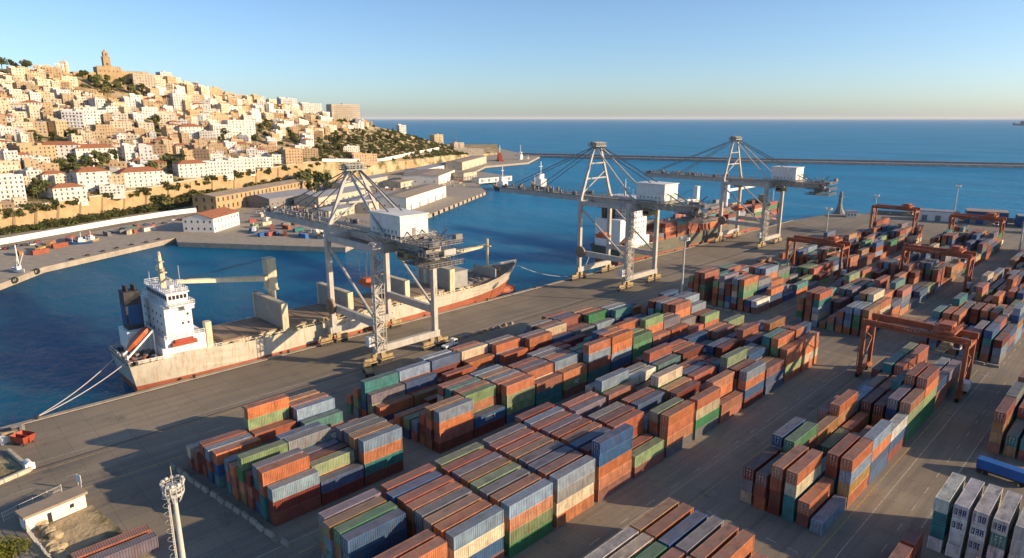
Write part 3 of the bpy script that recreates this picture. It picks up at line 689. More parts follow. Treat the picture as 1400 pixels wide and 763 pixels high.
# ------------------------------------------------------------------ rubber-tyred yard gantries
def rtg(loc, label, span=25.0):
    t = thing('yard_gantry', label, 'gantry crane', loc, group='red yard gantries straddling the stacks')
    hx, hy, Z = span/2, 4.2, 16.2
    for x in (-hx, hx):
        for y in (-hy, hy):
            m = MB(); m.beam((x, y, 2.2), (x, y, Z), 1.0, .85); part(m, 'leg', 'rtg', t)
            m = MB(); m.bx(x-.55, y-1.7, .9, x+.55, y+1.7, 1.7); b = part(m, 'bogie', 'rtg', t)
            for k in (-1.1, 1.1):
                w = MB(); w.tube((x-.4, y+k, .8), (x+.4, y+k, .8), .8, 12); part(w, 'tyre', 'rubber', b)
        m = MB(); m.bx(x-.5, -hy-1, 1.72, x+.5, hy+1, 2.6); part(m, 'sill_beam', 'rtg', t)
        m = MB(); m.bx(x-.45, -hy+.55, Z-1.2, x+.45, hy-.55, Z-.1); part(m, 'end_tie', 'rtg', t)
        m = MB(); m.tube((x, -hy+.4, 3), (x, hy-.4, 10.5), .16, 6); m.tube((x, hy-.4, 10.5), (x, -hy+.4, Z-2), .16, 6); part(m, 'brace', 'rtg', t)
    for y in (-hy, hy):
        m = MB(); m.bx(-hx-.8, y-.45, Z, hx+.8, y+.45, Z+1.7); part(m, 'girder', 'rtg', t)
        m = MB(); s = -1 if y < 0 else 1
        m.rail([(-hx, y+s*1.5, Z+.9), (hx, y+s*1.5, Z+.9)], 1.1, .05, 2); m.bx(-hx, min(y+s*.6, y+s*1.6), Z+.75, hx, max(y+s*.6, y+s*1.6), Z+.88); part(m, 'walkway', 'rtg', t)
    m = MB()
    for k, wd in ((0,.5),(1,.5),(2,.3),(3,.5),(4,.5)):      # white lettering on the near girder
        x = -2.5 + k*.85; m.bx(x, -hy-.48, Z+.55, x+.14, -hy-.452, Z+1.3); m.bx(x+.14, -hy-.48, Z+1.15, x+wd, -hy-.452, Z+1.3)
        if k % 2: m.bx(x+.14, -hy-.48, Z+.85, x+wd, -hy-.452, Z+.98)
    part(m, 'lettering', 'mark_white', t)
    xt = hx * .55
    m = MB(); m.bx(xt-2.6, -hy-.4, Z+2.0, xt+2.6, hy+.4, Z+2.7); m.bx(xt-1.6, -2.8, Z+2.7, xt+1.4, 2.6, Z+4.2); m.tube((xt+.9,-1.6,Z+3.4),(xt+.9,1.6,Z+3.4),.8,10)
    m.rail([(xt-2.6,-hy-.4,Z+2.7),(xt+2.6,-hy-.4,Z+2.7),(xt+2.6,hy+.4,Z+2.7),(xt-2.6,hy+.4,Z+2.7),(xt-2.6,-hy-.4,Z+2.7)], 1.1, .06, 1.3)
    tr = part(m, 'trolley', 'rtg', t)
    m = MB(); m.bx(xt+2.0, -1.4, Z-2.6, xt+3.8, .8, Z-.2); cb = part(m, 'operator_cab', 'crane_house', tr)
    m = MB(); m.bx(xt+1.94, -1.2, Z-2.2, xt+2.0, .6, Z-.9); m.bx(xt+2.2, -1.46, Z-2.2, xt+3.6, -1.4, Z-.9); part(m, 'cab_window', 'glass', tr)
    m = MB(); m.bx(xt-1.2, -5.9, 13.3, xt+1.2, 5.9, 13.7); m.bx(xt-.9, -2, 13.7, xt+.9, 2, 14.3)
    for y in (-1.6, 1.6):
        for x in (-.7, .7): m.tube((xt+x, y, 14.3), (xt+x, y, Z+2.1), .05, 4)
    part(m, 'spreader', 'yellow', tr)
    m = MB(); m.bx(hx-.4, -2.2, 2.62, hx+1.5, 1.6, 4.8); part(m, 'power_pack', 'crane_house', t)
    m = MB()
    for k in range(21): m.bx(-hx-1.0, -hy-.25, 2.8+k*.6, -hx-.6, -hy+.25, 2.86+k*.6)
    for y in (-.25, .25): m.bx(-hx-1.0, -hy+y-.03, 2.6, -hx-.9, -hy+y+.03, Z)
    part(m, 'ladder', 'rtg', t)
    return t
r1 = rtg((-46.0, 208.5, 0), 'large orange-red yard gantry nearest the viewer, white letters on its beam', 25.6)
for loc, lab in (((-120.5, 328.5, 0), 'orange-red yard gantry straddling the far quayside block, left of the others'), ((-72.4, 342, 0), 'orange-red yard gantry over the far middle block, just beyond the nearest gantry'),
                 ((-133.0, 493, 0), 'small distant orange-red yard gantry near the seaward corner, left of the two farthest'), ((-84, 480, 0), 'small distant orange-red yard gantry at right, in front of the blue seaward sheds')):
    c = copy_tree(r1); c.location = loc; c['label'] = lab

# ------------------------------------------------------------------ ships
def hull_mesh(st):
    """st: stations of (points port-to-keel) -> starboard mirrored; each station is a list of (x, y, z) from deck edge down."""
    m = MB(); n = len(st[0]); vs = []
    for s in st: vs += [(x, y, z) for x, y, z in s] + [(-x, y, z) for x, y, z in s]
    fs = []
    for i in range(len(st) - 1):
        a, b = i*2*n, (i+1)*2*n
        for j in range(n - 1):
            fs.append((a+j, a+j+1, b+j+1, b+j)); fs.append((a+n+j, b+n+j, b+n+j+1, a+n+j+1))
    fs.append(tuple(list(range(0, n)) + list(range(2*n-1, n-1, -1))))
    m.add(vs, fs); return m
def ship_hull(t, L, B, zd, zboot, mats, rake=9.0, wl=-3.0):
    us = [0, .012, .04, .1, .2, .4, .6, .75, .82, .87, .91, .945, .97, .988, 1.0]
    up, lo, deck = [], [], []
    for u in us:
        fb = 1 if u < .8 else max(.03, 1 - ((u-.8)/.2)**2.3)
        fw = 1 if u < .68 else max(.015, 1 - ((u-.68)/.32)**1.6)
        fs = 1 if u > .1 else .86 + 1.4*u
        fsw = 1 if u > .2 else .62 + 1.9*u
        bd, bw = B/2*fb*fs, B/2*fw*min(1, fsw)
        z1, zb = zd(u), zboot(u); k = max(0, (u-.62)/.38)
        yk = lambda z: L*u - rake*k*k*(z1 - z)/(z1 - wl) + (2.2*(z1-z)/(z1-wl) if u < .02 else 0)
        q = lambda z: bw + (bd - bw)*max(0, min(1, (z - wl)/(z1 - wl)))**(.75 if u < .5 else 1.25)
        zs = [z1, z1 - .35*(z1-zb), z1 - .7*(z1-zb), zb]
        up.append([(q(z), yk(z), z) for z in zs]); zl = [zb, (zb + wl)/2, wl, wl-2.5]
        lo.append([(q(z) if z >= wl else bw*.85, yk(z), z) for z in zl]); deck.append((q(z1)-.25, yk(z1)-.1, z1 - 1.15))
    part(hull_mesh(up), 'hull', mats[0], t); part(hull_mesh(lo), 'boot_topping', mats[1], t)
    m = MB(); n = len(deck); m.add([(x, y, z) for x, y, z in deck] + [(-x, y, z) for x, y, z in deck], [(i, i+1, n+i+1, n+i) for i in range(n-1)])
    part(m, 'deck', mats[2], t)
    # bulb at the forefoot
    m = MB(); bm_ = bmesh.new(); bmesh.ops.create_uvsphere(bm_, u_segments=12, v_segments=8, radius=1)
    m.add([(v.co.x*B*.12, L*.955 + v.co.y*B*.36, wl + .9 + v.co.z*B*.13) for v in bm_.verts], [[v.index for v in f.verts] for f in bm_.faces]); bm_.free()
    part(m, 'bulbous_bow', mats[1], t)
def deck_crane(parent, x, y, z, h, jib, mat, zr=.55):
    m = MB(); m.tube((x, y, z), (x, y, z+h*.62), 1.35, 12); m.bx(x-1.5, y-1.6, z+h*.5, x+1.5, y+1.6, z+h); m.bx(x-1.7,y-1.8,z+h*.47,x+1.7,y+1.8,z+h*.5); c = part(m, 'deck_crane', mat, parent)
    m = MB(); a = Vector((x, y, z+h*zr)); b = Vector(jib); d = (b-a).normalized(); s = Vector((1.0,0,0)) if abs(d.y) > abs(d.x) else Vector((0,1.0,0))
    for k in (-1, 1): m.beam(a + d*1.5 + s*k*.8, b + s*k*.45, .8, 1.7, 0, .6, 1.0)
    for i in range(1, 9): p = a.lerp(b, i/9); m.beam(p - s*(1-.06*i), p + s*(1-.06*i), .3, .5)
    part(m, 'jib', mat, c)
    m = MB()
    for k in (-.7, .7): m.tube((x+k*s.x, y+k*s.y, z+h), b + s*k*.4, .06, 4)
    part(m, 'hoist_cable', 'dark_steel', c)
    return c
def stuff_clutter(parent, name, mat, n, box, seed, size=(.4,1.6), hz=(.4,1.5)):
    rr = random.Random(seed); m = MB(); x0,y0,x1,y1,z = box
    for i in range(n):
        x, y = rr.uniform(x0,x1), rr.uniform(y0,y1); m.box((x, y, z + rr.uniform(*hz)/2), (rr.uniform(*size), rr.uniform(*size), rr.uniform(*hz)), rr.uniform(0,1.5))
    return part(m, name, mat, parent, stuff=True)
# -- the cream cargo ship
s1 = thing('cargo_ship', 'rusty cream general cargo ship with red bottom moored at the near quay', 'ship', (-210.9, 44.0, 0), .0145)
s1.scale = (1.32, 1, 1)
L1, B1 = 168.0, 17.6
zd1 = lambda u: 8.2 if u < .165 else (6.6 if u < .78 else 6.6 + 4.6*((u-.78)/.22)**1.3)
ship_hull(s1, L1, B1, zd1, lambda u: -.1 + 2.7*u, ('hull', 'red_lead', 'deck'))
m = MB()
for i in range(4): m.bx(-1.4+i*.8, -.045, 5.6, -1.25+i*.8, -.02, 6.3); m.bx(-1.25+i*.8, -.045, 6.15, -.8+i*.8, -.02, 6.3); m.bx(-1.25+i*.8,-.045,5.6,-.85+i*.8,-.02,5.72)
for i in range(3): m.bx(-.9+i*.7, -.045+.25, 4.5, -.8+i*.7, .24, 5.0); m.bx(-.8+i*.7, -.045+.25, 4.9, -.45+i*.7, .24, 5.0)
part(m, 'stern_lettering', 'mark_white', s1)
z0 = 7.1
m = MB(); m.bx(-8.2, 3.0, z0-.05, 8.2, 26.5, z0+.0); part(m, 'poop_deck', 'deck', s1)
m = MB(); m.bx(-8.0, 9.0, z0, 8.3, 21.5, z0+3); m.bx(-7.8, 10, z0+3, 8.3, 21.5, z0+5.6); ho = part(m, 'lower_house', 'white', s1)
m = MB(); m.bx(-7.4, 10.8, z0+5.6, 8.0, 18.4, z0+15.2); dk = part(m, 'deckhouse', 'white', s1)
m = MB()
rr = random.Random(5)
for z in (6.6, 9.2, 11.8):
    for y in (12.2, 13.9, 15.6, 17.2):
        if rr.random() < .62: m.bx(8.0, y-.3, z0+z, 8.04, y+.3, z0+z+.75)
    for x in (-5.5, -2.8, 0, 2.8, 5.5):
        m.bx(x-.3, 10.76, z0+z, x+.3, 10.8, z0+z+.75); m.bx(x-.3, 18.4, z0+z, x+.3, 18.44, z0+z+.75)
part(m, 'porthole', 'window', dk, stuff=True)
z0 -= 3.8
m = MB(); m.bx(-9.6, 11.8, z0+19, 9.6, 18.9, z0+19.3); m.rail([(-9.6,11.8,z0+19.3),(9.6,11.8,z0+19.3),(9.6,18.9,z0+19.3),(-9.6,18.9,z0+19.3),(-9.6,11.8,z0+19.3)], 1.1, .06, 1.5)
m.bx(-9.4,16,z0+17.8,9.4,18.7,z0+19); part(m, 'bridge_wing', 'white', s1)
m = MB(); m.bx(-7, 12.4, z0+19.3, 7.2, 18.2, z0+22.4); m.bx(-7.4,12,z0+22.4,7.6,18.6,z0+22.7); m.rail([(-7,12.2,z0+22.7),(7.3,12.2,z0+22.7),(7.3,18.4,z0+22.7),(-7,18.4,z0+22.7),(-7,12.2,z0+22.7)], 1.1, .06, 1.3); wh = part(m, 'wheelhouse', 'white', s1)
m = MB()
for i in range(5): m.bx(7.2, 12.8+i*1.06, z0+20.6, 7.25, 13.6+i*1.06, z0+21.8)
for i in range(11): m.bx(-6.6+i*1.24, 18.2, z0+20.6, -5.7+i*1.24, 18.25, z0+21.8); m.bx(-6.6+i*1.24, 12.35, z0+20.6, -5.7+i*1.24, 12.4, z0+21.8)
part(m, 'bridge_window', 'glass', wh, stuff=True)
m = MB(); m.beam((0,14.6,z0+22.7),(0,14.6,z0+32.5),1.6,1.6,0,.7,.7); m.bx(-2.6,14,z0+27.5,2.6,15.2,z0+27.8); m.bx(-1.6,14,z0+30.6,1.6,15.2,z0+30.8); m.tube((0,14.6,z0+32.5),(0,14.6,z0+33.6),.5,6,.35)
m.bx(-2.4,13.9,z0+28.2,2.4,14.2,z0+28.6); m.bx(.4,15.4,z0+25,3,15.8,z0+25.5)
for x in (-2.4,-1.2,1.2,2.4): m.tube((x,14.6,z0+27.8),(x,14.6,z0+29.2),.08,4)
part(m, 'radar_mast', 'cream', s1)
m = MB()
for x, y, h in ((6,17,7.5),(5,13,3),(-4,17,3.5),(3,17.4,2.4),(-5,13,4),(2,13,2)): m.tube((x,y,z0+22.7),(x,y,z0+22.7+h),.09,4)
m.tube((4,15,z0+22.7),(4,15,z0+24.2),.9,10); m.tube((-3.5,15.5,z0+22.7),(-3.5,15.5,z0+24),.8,10); part(m, 'aerial', 'white', s1, stuff=True)
z0 += 3.8
m = MB(); m.bx(-6.6, 3.2, z0, .2, 10.0, z0+7.0); part(m, 'engine_casing', 'white', s1)
m = MB(); m.bx(-5.2, 4.2, z0+7, -1.4, 8.6, z0+18.6); fu = part(m, 'funnel', 'dark_steel', s1)
m = MB(); m.bx(-1.4, 4.6, z0+8.5, -1.35, 8.2, z0+14.5); m.bx(-4.8,4.15,z0+8.5,-1.8,4.2,z0+14.5); part(m, 'funnel_band', 'blue_paint', fu)
m = MB()
for x in (-4.4,-3.4,-2.4):
    for y in (5.4, 7.6): m.tube((x,y,z0+18.6),(x,y,z0+20.2),.36,8)
part(m, 'exhaust_pipe', 'dark_steel', fu, stuff=True)
m = MB()
for k in (-1, 1): m.beam((3.4+k*1.5, .8, z0+1.2), (3.4+k*1.5, 8.6, z0+8.2), .35, .5); m.beam((3.4+k*1.5,.9,z0),(3.4+k*1.5,.9,z0+2),.3,.3); m.beam((3.4+k*1.5,8.4,z0),(3.4+k*1.5,8.4,z0+8),.3,.3)
part(m, 'lifeboat_ramp', 'white', s1)
m = MB(); a, b = Vector((3.4,1.6,z0+2.8)), Vector((3.4,8.0,z0+8.4)); m.beam(a, a.lerp(b,.3), 1.0, .9, 0, 2.3, 2.1); m.beam(a.lerp(b,.3), a.lerp(b,.8), 2.3, 2.1); m.beam(a.lerp(b,.8), b, 2.3, 2.1, 0, 1.2, 1.2); part(m, 'lifeboat', 'orange', s1)
m = MB(); m.bx(8.3, 11.5, z0+3.4, 9.4, 18.5, z0+4.4); m.bx(8.45,12.4,z0+4.4,9.2,17.6,z0+5.2); part(m, 'rescue_boat', 'dirty_red', s1)
m = MB(); m.rail([(-7.6,.6,z0),(7.6,.6,z0),(8.3,4,z0),(8.5,26,z0)], 1.1, .06, 1.8); m.rail([(-8.3,4,z0),(-8.5,26,z0)], 1.1, .06, 2); m.rail([(8.3,10,z0+3),(8.3,21.3,z0+3)],1.1,.06,1.6); m.rail([(8.3,10,z0+5.6),(8.3,21.3,z0+5.6)],1.1,.06,1.6); part(m, 'handrail', 'white', s1)
stuff_clutter(s1, 'deck_fittings', 'grey_steel', 36, (-7, .8, 7.6, 9, z0), 8); stuff_clutter(s1, 'winch', 'dark_steel', 14, (4.5, 1, 7.8, 8, z0), 9)
stuff_clutter(s1, 'red_fittings', 'dirty_red', 7, (5, 1, 8, 9, z0), 10, (.4,1), (.5,1.4))
m = MB(); m.bx(6.9, 21.6, z0, 8.5, 23.4, z0+8.5); part(m, 'vent_housing', 'cream', s1)
zm = 5.45
hatches = ((27, 45.5), (49, 70), (73.5, 95), (98.5, 117))
for y0, y1 in hatches:
    m = MB(); m.bx(-6.4, y0, zm, 6.4, y1, zm+1.7); co = part(m, 'hatch_coaming', 'cream', s1)
    nn = max(2, round((y1-y0)/6.5)); st = (y1-y0)/nn
    for i in range(nn):
        m = MB(); m.bx(-6.7, y0+i*st+.08, zm+1.7, 6.7, y0+(i+1)*st-.08, zm+2.3); m.bx(-6.2,y0+i*st+.5,zm+2.3,6.2,y0+i*st+.8,zm+2.42); part(m, 'hatch_cover', 'deck', co)
for y, hh, th in ((46.4, 8.6, 1.6), (71.2, 7.6, 1.6), (96.1, 7.6, 1.6), (118.4, 8.4, 2.0)):
    m = MB(); m.bx(-8.1, y, zm, 8.1, y+th, zm+2+hh)
    pn = part(m, 'upright_panel', 'panel', s1); m = MB()
    m.bx(7.6, y-.25, zm, 8.3, y+th+.25, zm+2.3+hh); m.bx(-8.3, y-.25, zm, -7.6, y+th+.25, zm+2.3+hh); m.bx(-8.1,y-.15,zm+2+hh,8.1,y+th+.15,zm+2.3+hh); part(m, 'panel_frame', 'cream', pn)
m = MB(); m.bx(-6.2, 122, zm, 6.2, 130, zm+8.2); m.bx(-6.4,121.8,zm+8.2,6.4,130.2,zm+8.5); part(m, 'forward_house', 'panel', s1)
deck_crane(s1, -5.5, 51.5, zm+1.5, 21.5, (-2.5, 19.5, 26.2), 'cream', .66)
deck_crane(s1, -4.5, 119.5, zm+1.5, 15.0, (-3.0, 152, 19.5), 'cream', .72)
m = MB(); m.tube((-1.5, 151, zm), (-1.5, 151, 23), .55, 8); m.bx(-3.2,150.6,19.6,.2,151.4,20); part(m, 'foremast', 'cream', s1)
m = MB(); m.bx(-5.6, 147, 6.4, 5.6, 147.5, 11.2); part(m, 'breakwater_plate', 'panel', s1)
m = MB(); m.rail([(8.45,26,5.6),(8.45,130,5.6)], 1.5, .09, 2.6); m.rail([(-8.45,26,5.6),(-8.45,130,5.6)], 1.5, .09, 2.6); part(m, 'side_rail', 'cream', s1)
m = MB(); rr = random.Random(12)
for i in range(60):
    y = rr.uniform(27, 130); m.box((rr.choice((7.3,7.5,-7.4)), y, zm + rr.uniform(.4,1.2)), (rr.uniform(.5,1.3), rr.uniform(.6,2.4), rr.uniform(.7,2.6)))
part(m, 'side_fittings', 'cream', s1, stuff=True)
stuff_clutter(s1, 'forecastle_winch', 'grey_steel', 34, (-4.5, 131, 5.0, 146, 5.7), 13, (.5,2), (.6,2.2)); stuff_clutter(s1, 'anchor_gear', 'deck', 18, (-2.6, 149, 2.6, 160, 8.6), 14, (.4,1.3), (.5,1.6))
stuff_clutter(s1, 'crane_hold_gear', 'yellow', 8, (5.5, 60, 7.8, 72, zm+.2), 15, (.8,2), (1,2.6))
# -- the loaded container ship
s2 = thing('container_ship', 'loaded container ship with dark hull and white deckhouse behind the middle crane', 'ship', (-216.9, 284, 0), .0145)
L2, B2 = 224.0, 24.0
ship_hull(s2, L2, B2, lambda u: 7.2 if u < .85 else 7.2 + 5.5*((u-.85)/.15)**1.2, lambda u: -.2 + 2.0*u*u, ('hull_dark', 'red_lead', 'red_lead'), 12)
m = MB(); m.bx(-9.5, 9, 6.1, 11.4, 26, 12); m.bx(-9, 11, 12, 11, 23, 30); d2 = part(m, 'deckhouse', 'white', s2)
m = MB(); m.bx(-12.5, 14, 30, 12.5, 23.6, 30.3); m.bx(-8, 14.5, 30.3, 8, 22.8, 33.4); m.bx(-8.4,14.2,33.4,8.4,23.2,33.7); part(m, 'wheelhouse', 'white', s2)
m = MB()
for z in (14, 16.8, 19.6, 22.4, 25.2):
    for y in (13, 15.4, 17.8, 20.2): m.bx(11.0, y-.4, z, 11.05, y+.4, z+.9)
    for x in range(-8, 9, 2): m.bx(x-.4, 10.95, z, x+.4, 11.0, z+.9)
for i in range(6): m.bx(8, 15+i*1.3, 31.4, 8.05, 15.9+i*1.3, 32.7)
part(m, 'window', 'window', d2, stuff=True)
m = MB(); m.bx(-9, 2.6, 6.1, 8, 9, 22); part(m, 'engine_casing', 'white', s2)
m = MB(); m.bx(-5.5, 3.4, 22, 0, 8.2, 31); part(m, 'funnel', 'dark_steel', s2)
m = MB(); m.tube((0,17,33.7),(0,17,43),.6,8,.3); m.bx(-3,16.6,38,3,17.4,38.3); m.tube((4,19,33.7),(4,19,38),.12,4); part(m, 'radar_mast', 'cream', s2)
m = MB(); m.rail([(11.6,2,6.1),(11.8,30,6.1)],1.1,.08,2); m.rail([(11,11,12),(11,23,12)],1.1,.08,2); part(m, 'handrail', 'white', s2)
m = MB(); m.beam((10.2,3,9),(10.2,9,12),2.4,2.2); part(m, 'lifeboat', 'orange', s2)
m = MB()
for i in range(13): m.bx(-11.2, 30.5+i*12.9, 6.05, 11.2, 30.5+i*12.9+12.2, 8.3)
hc2 = part(m, 'hatch_cover', 'red_lead', s2)
m = MB()
for i in range(14): m.bx(10.6, 29.8+i*12.9, 6.0, 11.9, 30.4+i*12.9, 10.5); m.bx(-11.9, 29.8+i*12.9, 6.0, -10.6, 30.4+i*12.9, 10.5)
part(m, 'lashing_bridge', 'red_lead', s2)
deck_crane(s2, -6, 107, 8.3, 24, (-4, 75, 26), 'white', .6); deck_crane(s2, -7.5, 152, 8.3, 25, (-2, 186, 27), 'white', .7)
m = MB(); m.tube((0,196,8.3),(0,196,15),2.0,12); m.bx(-2.4,193.6,15,2.4,198.4,20); part(m, 'crane_house', 'yellow', s2)
m = MB(); m.tube((0,214,9),(0,214,22),.5,8,.3); part(m, 'foremast', 'cream', s2)
stuff_clutter(s2, 'forecastle_gear', 'grey_steel', 26, (-5, 203, 5, 216, 8), 21, (.6,2), (.6,2))
rr = random.Random(77); ca, sa = math.cos(.0145), math.sin(.0145)
Hs = {}
for b in range(13):
    for r in range(8):
        Hs[b, r] = 0 if b in (6,) and r < 4 else rr.choice([1,1,2,2,3] if b not in (0, 5) else [1,1,2]) if r < 7 else [1,3,3,2,3,2,0,2,2,1,3,2,3,3][b]
for (b, r), hh in Hs.items():
    for t in range(hh):
        lx, ly = -9.7 + r*2.78, 30.6 + b*12.9
        x, y = -216.9 + lx*ca - ly*sa, 284 + lx*sa + ly*ca
        cell(x, y, 8.32 + t*CH, 11.9, rr.choice('rrrrpdodlctgs'), 'ship', ('', f"{'topmost' if t == hh-1 else ORD[t+1] + ' tier'}, {ORD[r+1]} row from the sea, {ORD[b+1]} bay on the container ship"), t, t == hh-1)
        c = CELLS[-1]; w = CW/2; z = c['z']
        c['side_open'] = r == 7 or Hs[b, r+1] <= t; c['end_open'] = b == 0 or Hs[b-1, r] <= t; a = 0
        if c['top']: a += area([(x-w,y,z+CH),(x+w,y,z+CH),(x+w,y+12,z+CH),(x-w,y+12,z+CH)])
        if c['side_open']: a += area([(x+w,y,z),(x+w,y+12,z),(x+w,y+12,z+CH),(x+w,y,z+CH)])
        if c['end_open']: a += area([(x-w,y,z),(x+w,y,z),(x+w,y,z+CH),(x-w,y,z+CH)])
        c['score'] = a
# small boats: lofted hull, cabin, mast
def boat(px, py, L, hull, label, cab='white', rz=0.0, mast=True, cat='boat', z=-3.0, tall=1.0):
    p = G(px, py, z); t = thing('work_boat', label, cat, (p.x, p.y, z), rz); B = L * .26
    st = []
    for u, b, zz in ((0,.8,.10),(.25,1,.08),(.6,1,.09),(.82,.7,.12),(.94,.3,.15),(1,.04,.17)):
        st.append([(B/2*b, L*(u-.5), L*zz), (B/2*b*.95, L*(u-.5)-(.02*L if u > .8 else 0), L*.03), (B/2*b*.7, L*(u-.5)-(.05*L if u > .8 else 0), -L*.05)])
    part(hull_mesh(st), 'hull', hull, t)
    m = MB(); m.add([(s[0][0]*.95*k, s[0][1], s[0][2]-L*.015) for k in (1, -1) for s in st], [(i, i+1, 7+i, 6+i) for i in range(5)]); part(m, 'deck', 'deck', t)
    m = MB(); m.bx(-B*.3, -L*.22, L*.07, B*.3, L*.08, L*.2*tall); m.bx(-B*.24, -L*.12, L*.2*tall, B*.24, L*.05, L*.29*tall); cb = part(m, 'cabin', cab, t)
    m = MB(); m.bx(B*.24, -L*.1, L*.225*tall, B*.245, L*.03, L*.265*tall); m.bx(-B*.2, L*.05, L*.225*tall, B*.2, L*.053, L*.265*tall); part(m, 'window', 'window', cb)
    if mast:
        m = MB(); m.tube((0,-L*.05,L*.29*tall),(0,-L*.05,L*.52*tall),L*.012,6); m.bx(-B*.18,-L*.055,L*.42*tall,B*.18,-L*.045,L*.43*tall); m.tube((0,L*.3,L*.1),(0,L*.3,L*.3),L*.01,5); part(m, 'mast', 'white', t, stuff=True)
    return t
boat(683, 222, 46, 'dirty_red', 'red tug with white mast moored at the far pier head', 'dirty_red', 1.0, tall=1.3)
boat(712, 220, 34, 'white', 'white boat with tall white superstructure beside the red tug', 'white', .4, tall=1.7)
boat(722, 219.5, 22, 'white', 'small white boat just right of the tall white boat', 'white', .9)
boat(686, 260, 40, 'dark_steel', 'dark-hulled trawler with white wheelhouse at the end of the middle pier', 'white', 1.3, tall=1.3)
boat(738, 258, 46, 'hull_dark', 'white-housed workboat behind the long boom of the middle crane', 'white', 1.2, tall=1.3)
boat(1396, 171.5, 170, 'grey_steel', 'hazy grey freighter on the horizon at far right', 'grey_steel', 1.9, cat='ship')

# ------------------------------------------------------------------ light masts, beacon, yard furniture
def light_mast(p, h, label, near=False):
    t = thing('light_mast', label, 'light mast', (p[0], p[1], 0), group='floodlight masts')
    r = .5 if near else .5
    m = MB(); m.tube((0,0,0), (0,0,h), r, 16 if near else 8, r*.62 if near else .3); part(m, 'pole', 'galv', t)
    if near:
        m = MB()
        for k in range(int(h*2.2)): m.bx(-.35, -r-.35, 1+k/2.2, .35, -r-.3, 1.06+k/2.2)
        for x in (-.38, .38): m.bx(x-.05, -r-.4, .6, x+.05, -r-.28, h-.2)
        for k in range(int(h/1.4)):
            z = 2.5 + k*1.4
            for a0 in range(6):
                a, b = math.pi*(1+a0/6), math.pi*(1+(a0+1)/6)
                m.beam((.75*math.cos(a), -r-.4+.75*math.sin(a), z), (.75*math.cos(b), -r-.4+.75*math.sin(b), z), .05, .07)
        part(m, 'caged_ladder', 'galv', t)
        m = MB(); R0, n = 1.45, 12
        m.tube((0,0,h-.4), (0,0,h-.15), 1.4, 12); 
        for i in range(n):
            a, b = 2*math.pi*i/n, 2*math.pi*(i+1)/n; A, B = (R0*math.cos(a), R0*math.sin(a)), (R0*math.cos(b), R0*math.sin(b))
            for z in (0, .55, 1.1): m.beam((*A, h+z), (*B, h+z), .09, .09)
            m.beam((*A, h-.1), (*A, h+1.5), .1, .1); m.beam((0,0,h-.2), (*A, h-.05), .14, .2); m.beam((A[0]*.55,A[1]*.55,h-1.6),(*A,h-.05),.1,.1)
        pf = part(m, 'platform', 'galv', t)
        for i in range(n):
            a = 2*math.pi*(i+.5)/n; x, y = R0*1.02*math.cos(a), R0*1.02*math.sin(a)
            m = MB(); m.box((x, y, h+1.55), (.3, .42, .36), a); l = part(m, 'floodlight', 'galv', t)
            m = MB(); m.box((x*1.11, y*1.11, h+1.5), (.06, .34, .28), a); part(m, 'lens', 'lamp', l)
        m = MB(); m.tube((0,0,h), (0,0,h+4), .06, 5); m.bx(-.7,-.7,h+.1,.7,.7,h+1.2); part(m, 'lightning_rod', 'galv', t)
    else:
        m = MB(); m.bx(-1.6,-1.6,h,1.6,1.6,h+.25); m.rail([(-1.6,-1.6,h+.2),(1.6,-1.6,h+.2),(1.6,1.6,h+.2),(-1.6,1.6,h+.2),(-1.6,-1.6,h+.2)],1,.06,1.6); part(m, 'platform', 'galv', t)
        for i in range(6):
            a = i*math.pi/3; m = MB(); m.box((1.8*math.cos(a), 1.8*math.sin(a), h+.8), (.45,.8,.7), a); part(m, 'floodlight', 'lamp', t)
    return t
bp_ = G(262, 850); zt = 10
for z in range(100, 600): 
    if PX(bp_.x, bp_.y, z/10)[1] < 672: zt = z/10; break
light_mast(bp_, zt, 'tall galvanised light mast with ring of floodlights in the left foreground', True)
light_mast(G(931,415), 27, 'slim floodlight mast at the near end of the far quayside block')
light_mast(G(1128,330), 20, 'short floodlight mast just left of the farthest yard gantries')
light_mast(G(1303,300), 25, 'tall thin floodlight mast by the seaward wall, behind the gantry at right')
light_mast(G(1392,350), 29, 'floodlight mast at the right edge of the picture')
light_mast(G(1195,296), 16, 'floodlight mast behind the farthest yard gantry')
p = G(1147,292); t = thing('harbour_beacon', 'grey tapering beacon tower at the seaward corner of the terminal', 'beacon', (p.x, p.y, 0))
m = MB()
pr = [(5.2,0),(4.0,1.5),(2.2,4.5),(1.5,8),(1.35,14)]
for (a, z), (b, w) in zip(pr, pr[1:]): m.tube((0,0,z),(0,0,w),a,12,b)
part(m, 'tower', 'grey_steel', t); m = MB(); m.tube((0,0,14),(0,0,14.5),2.3,12); m.tube((0,0,14.5),(0,0,17),1.2,10); m.tube((0,0,17),(0,0,18.6),1.4,10,.1); part(m, 'lantern', 'grey_steel', t)
m = MB(); m.tube((0,0,18.5),(0,0,22),.1,5); part(m, 'aerial', 'grey_steel', t)
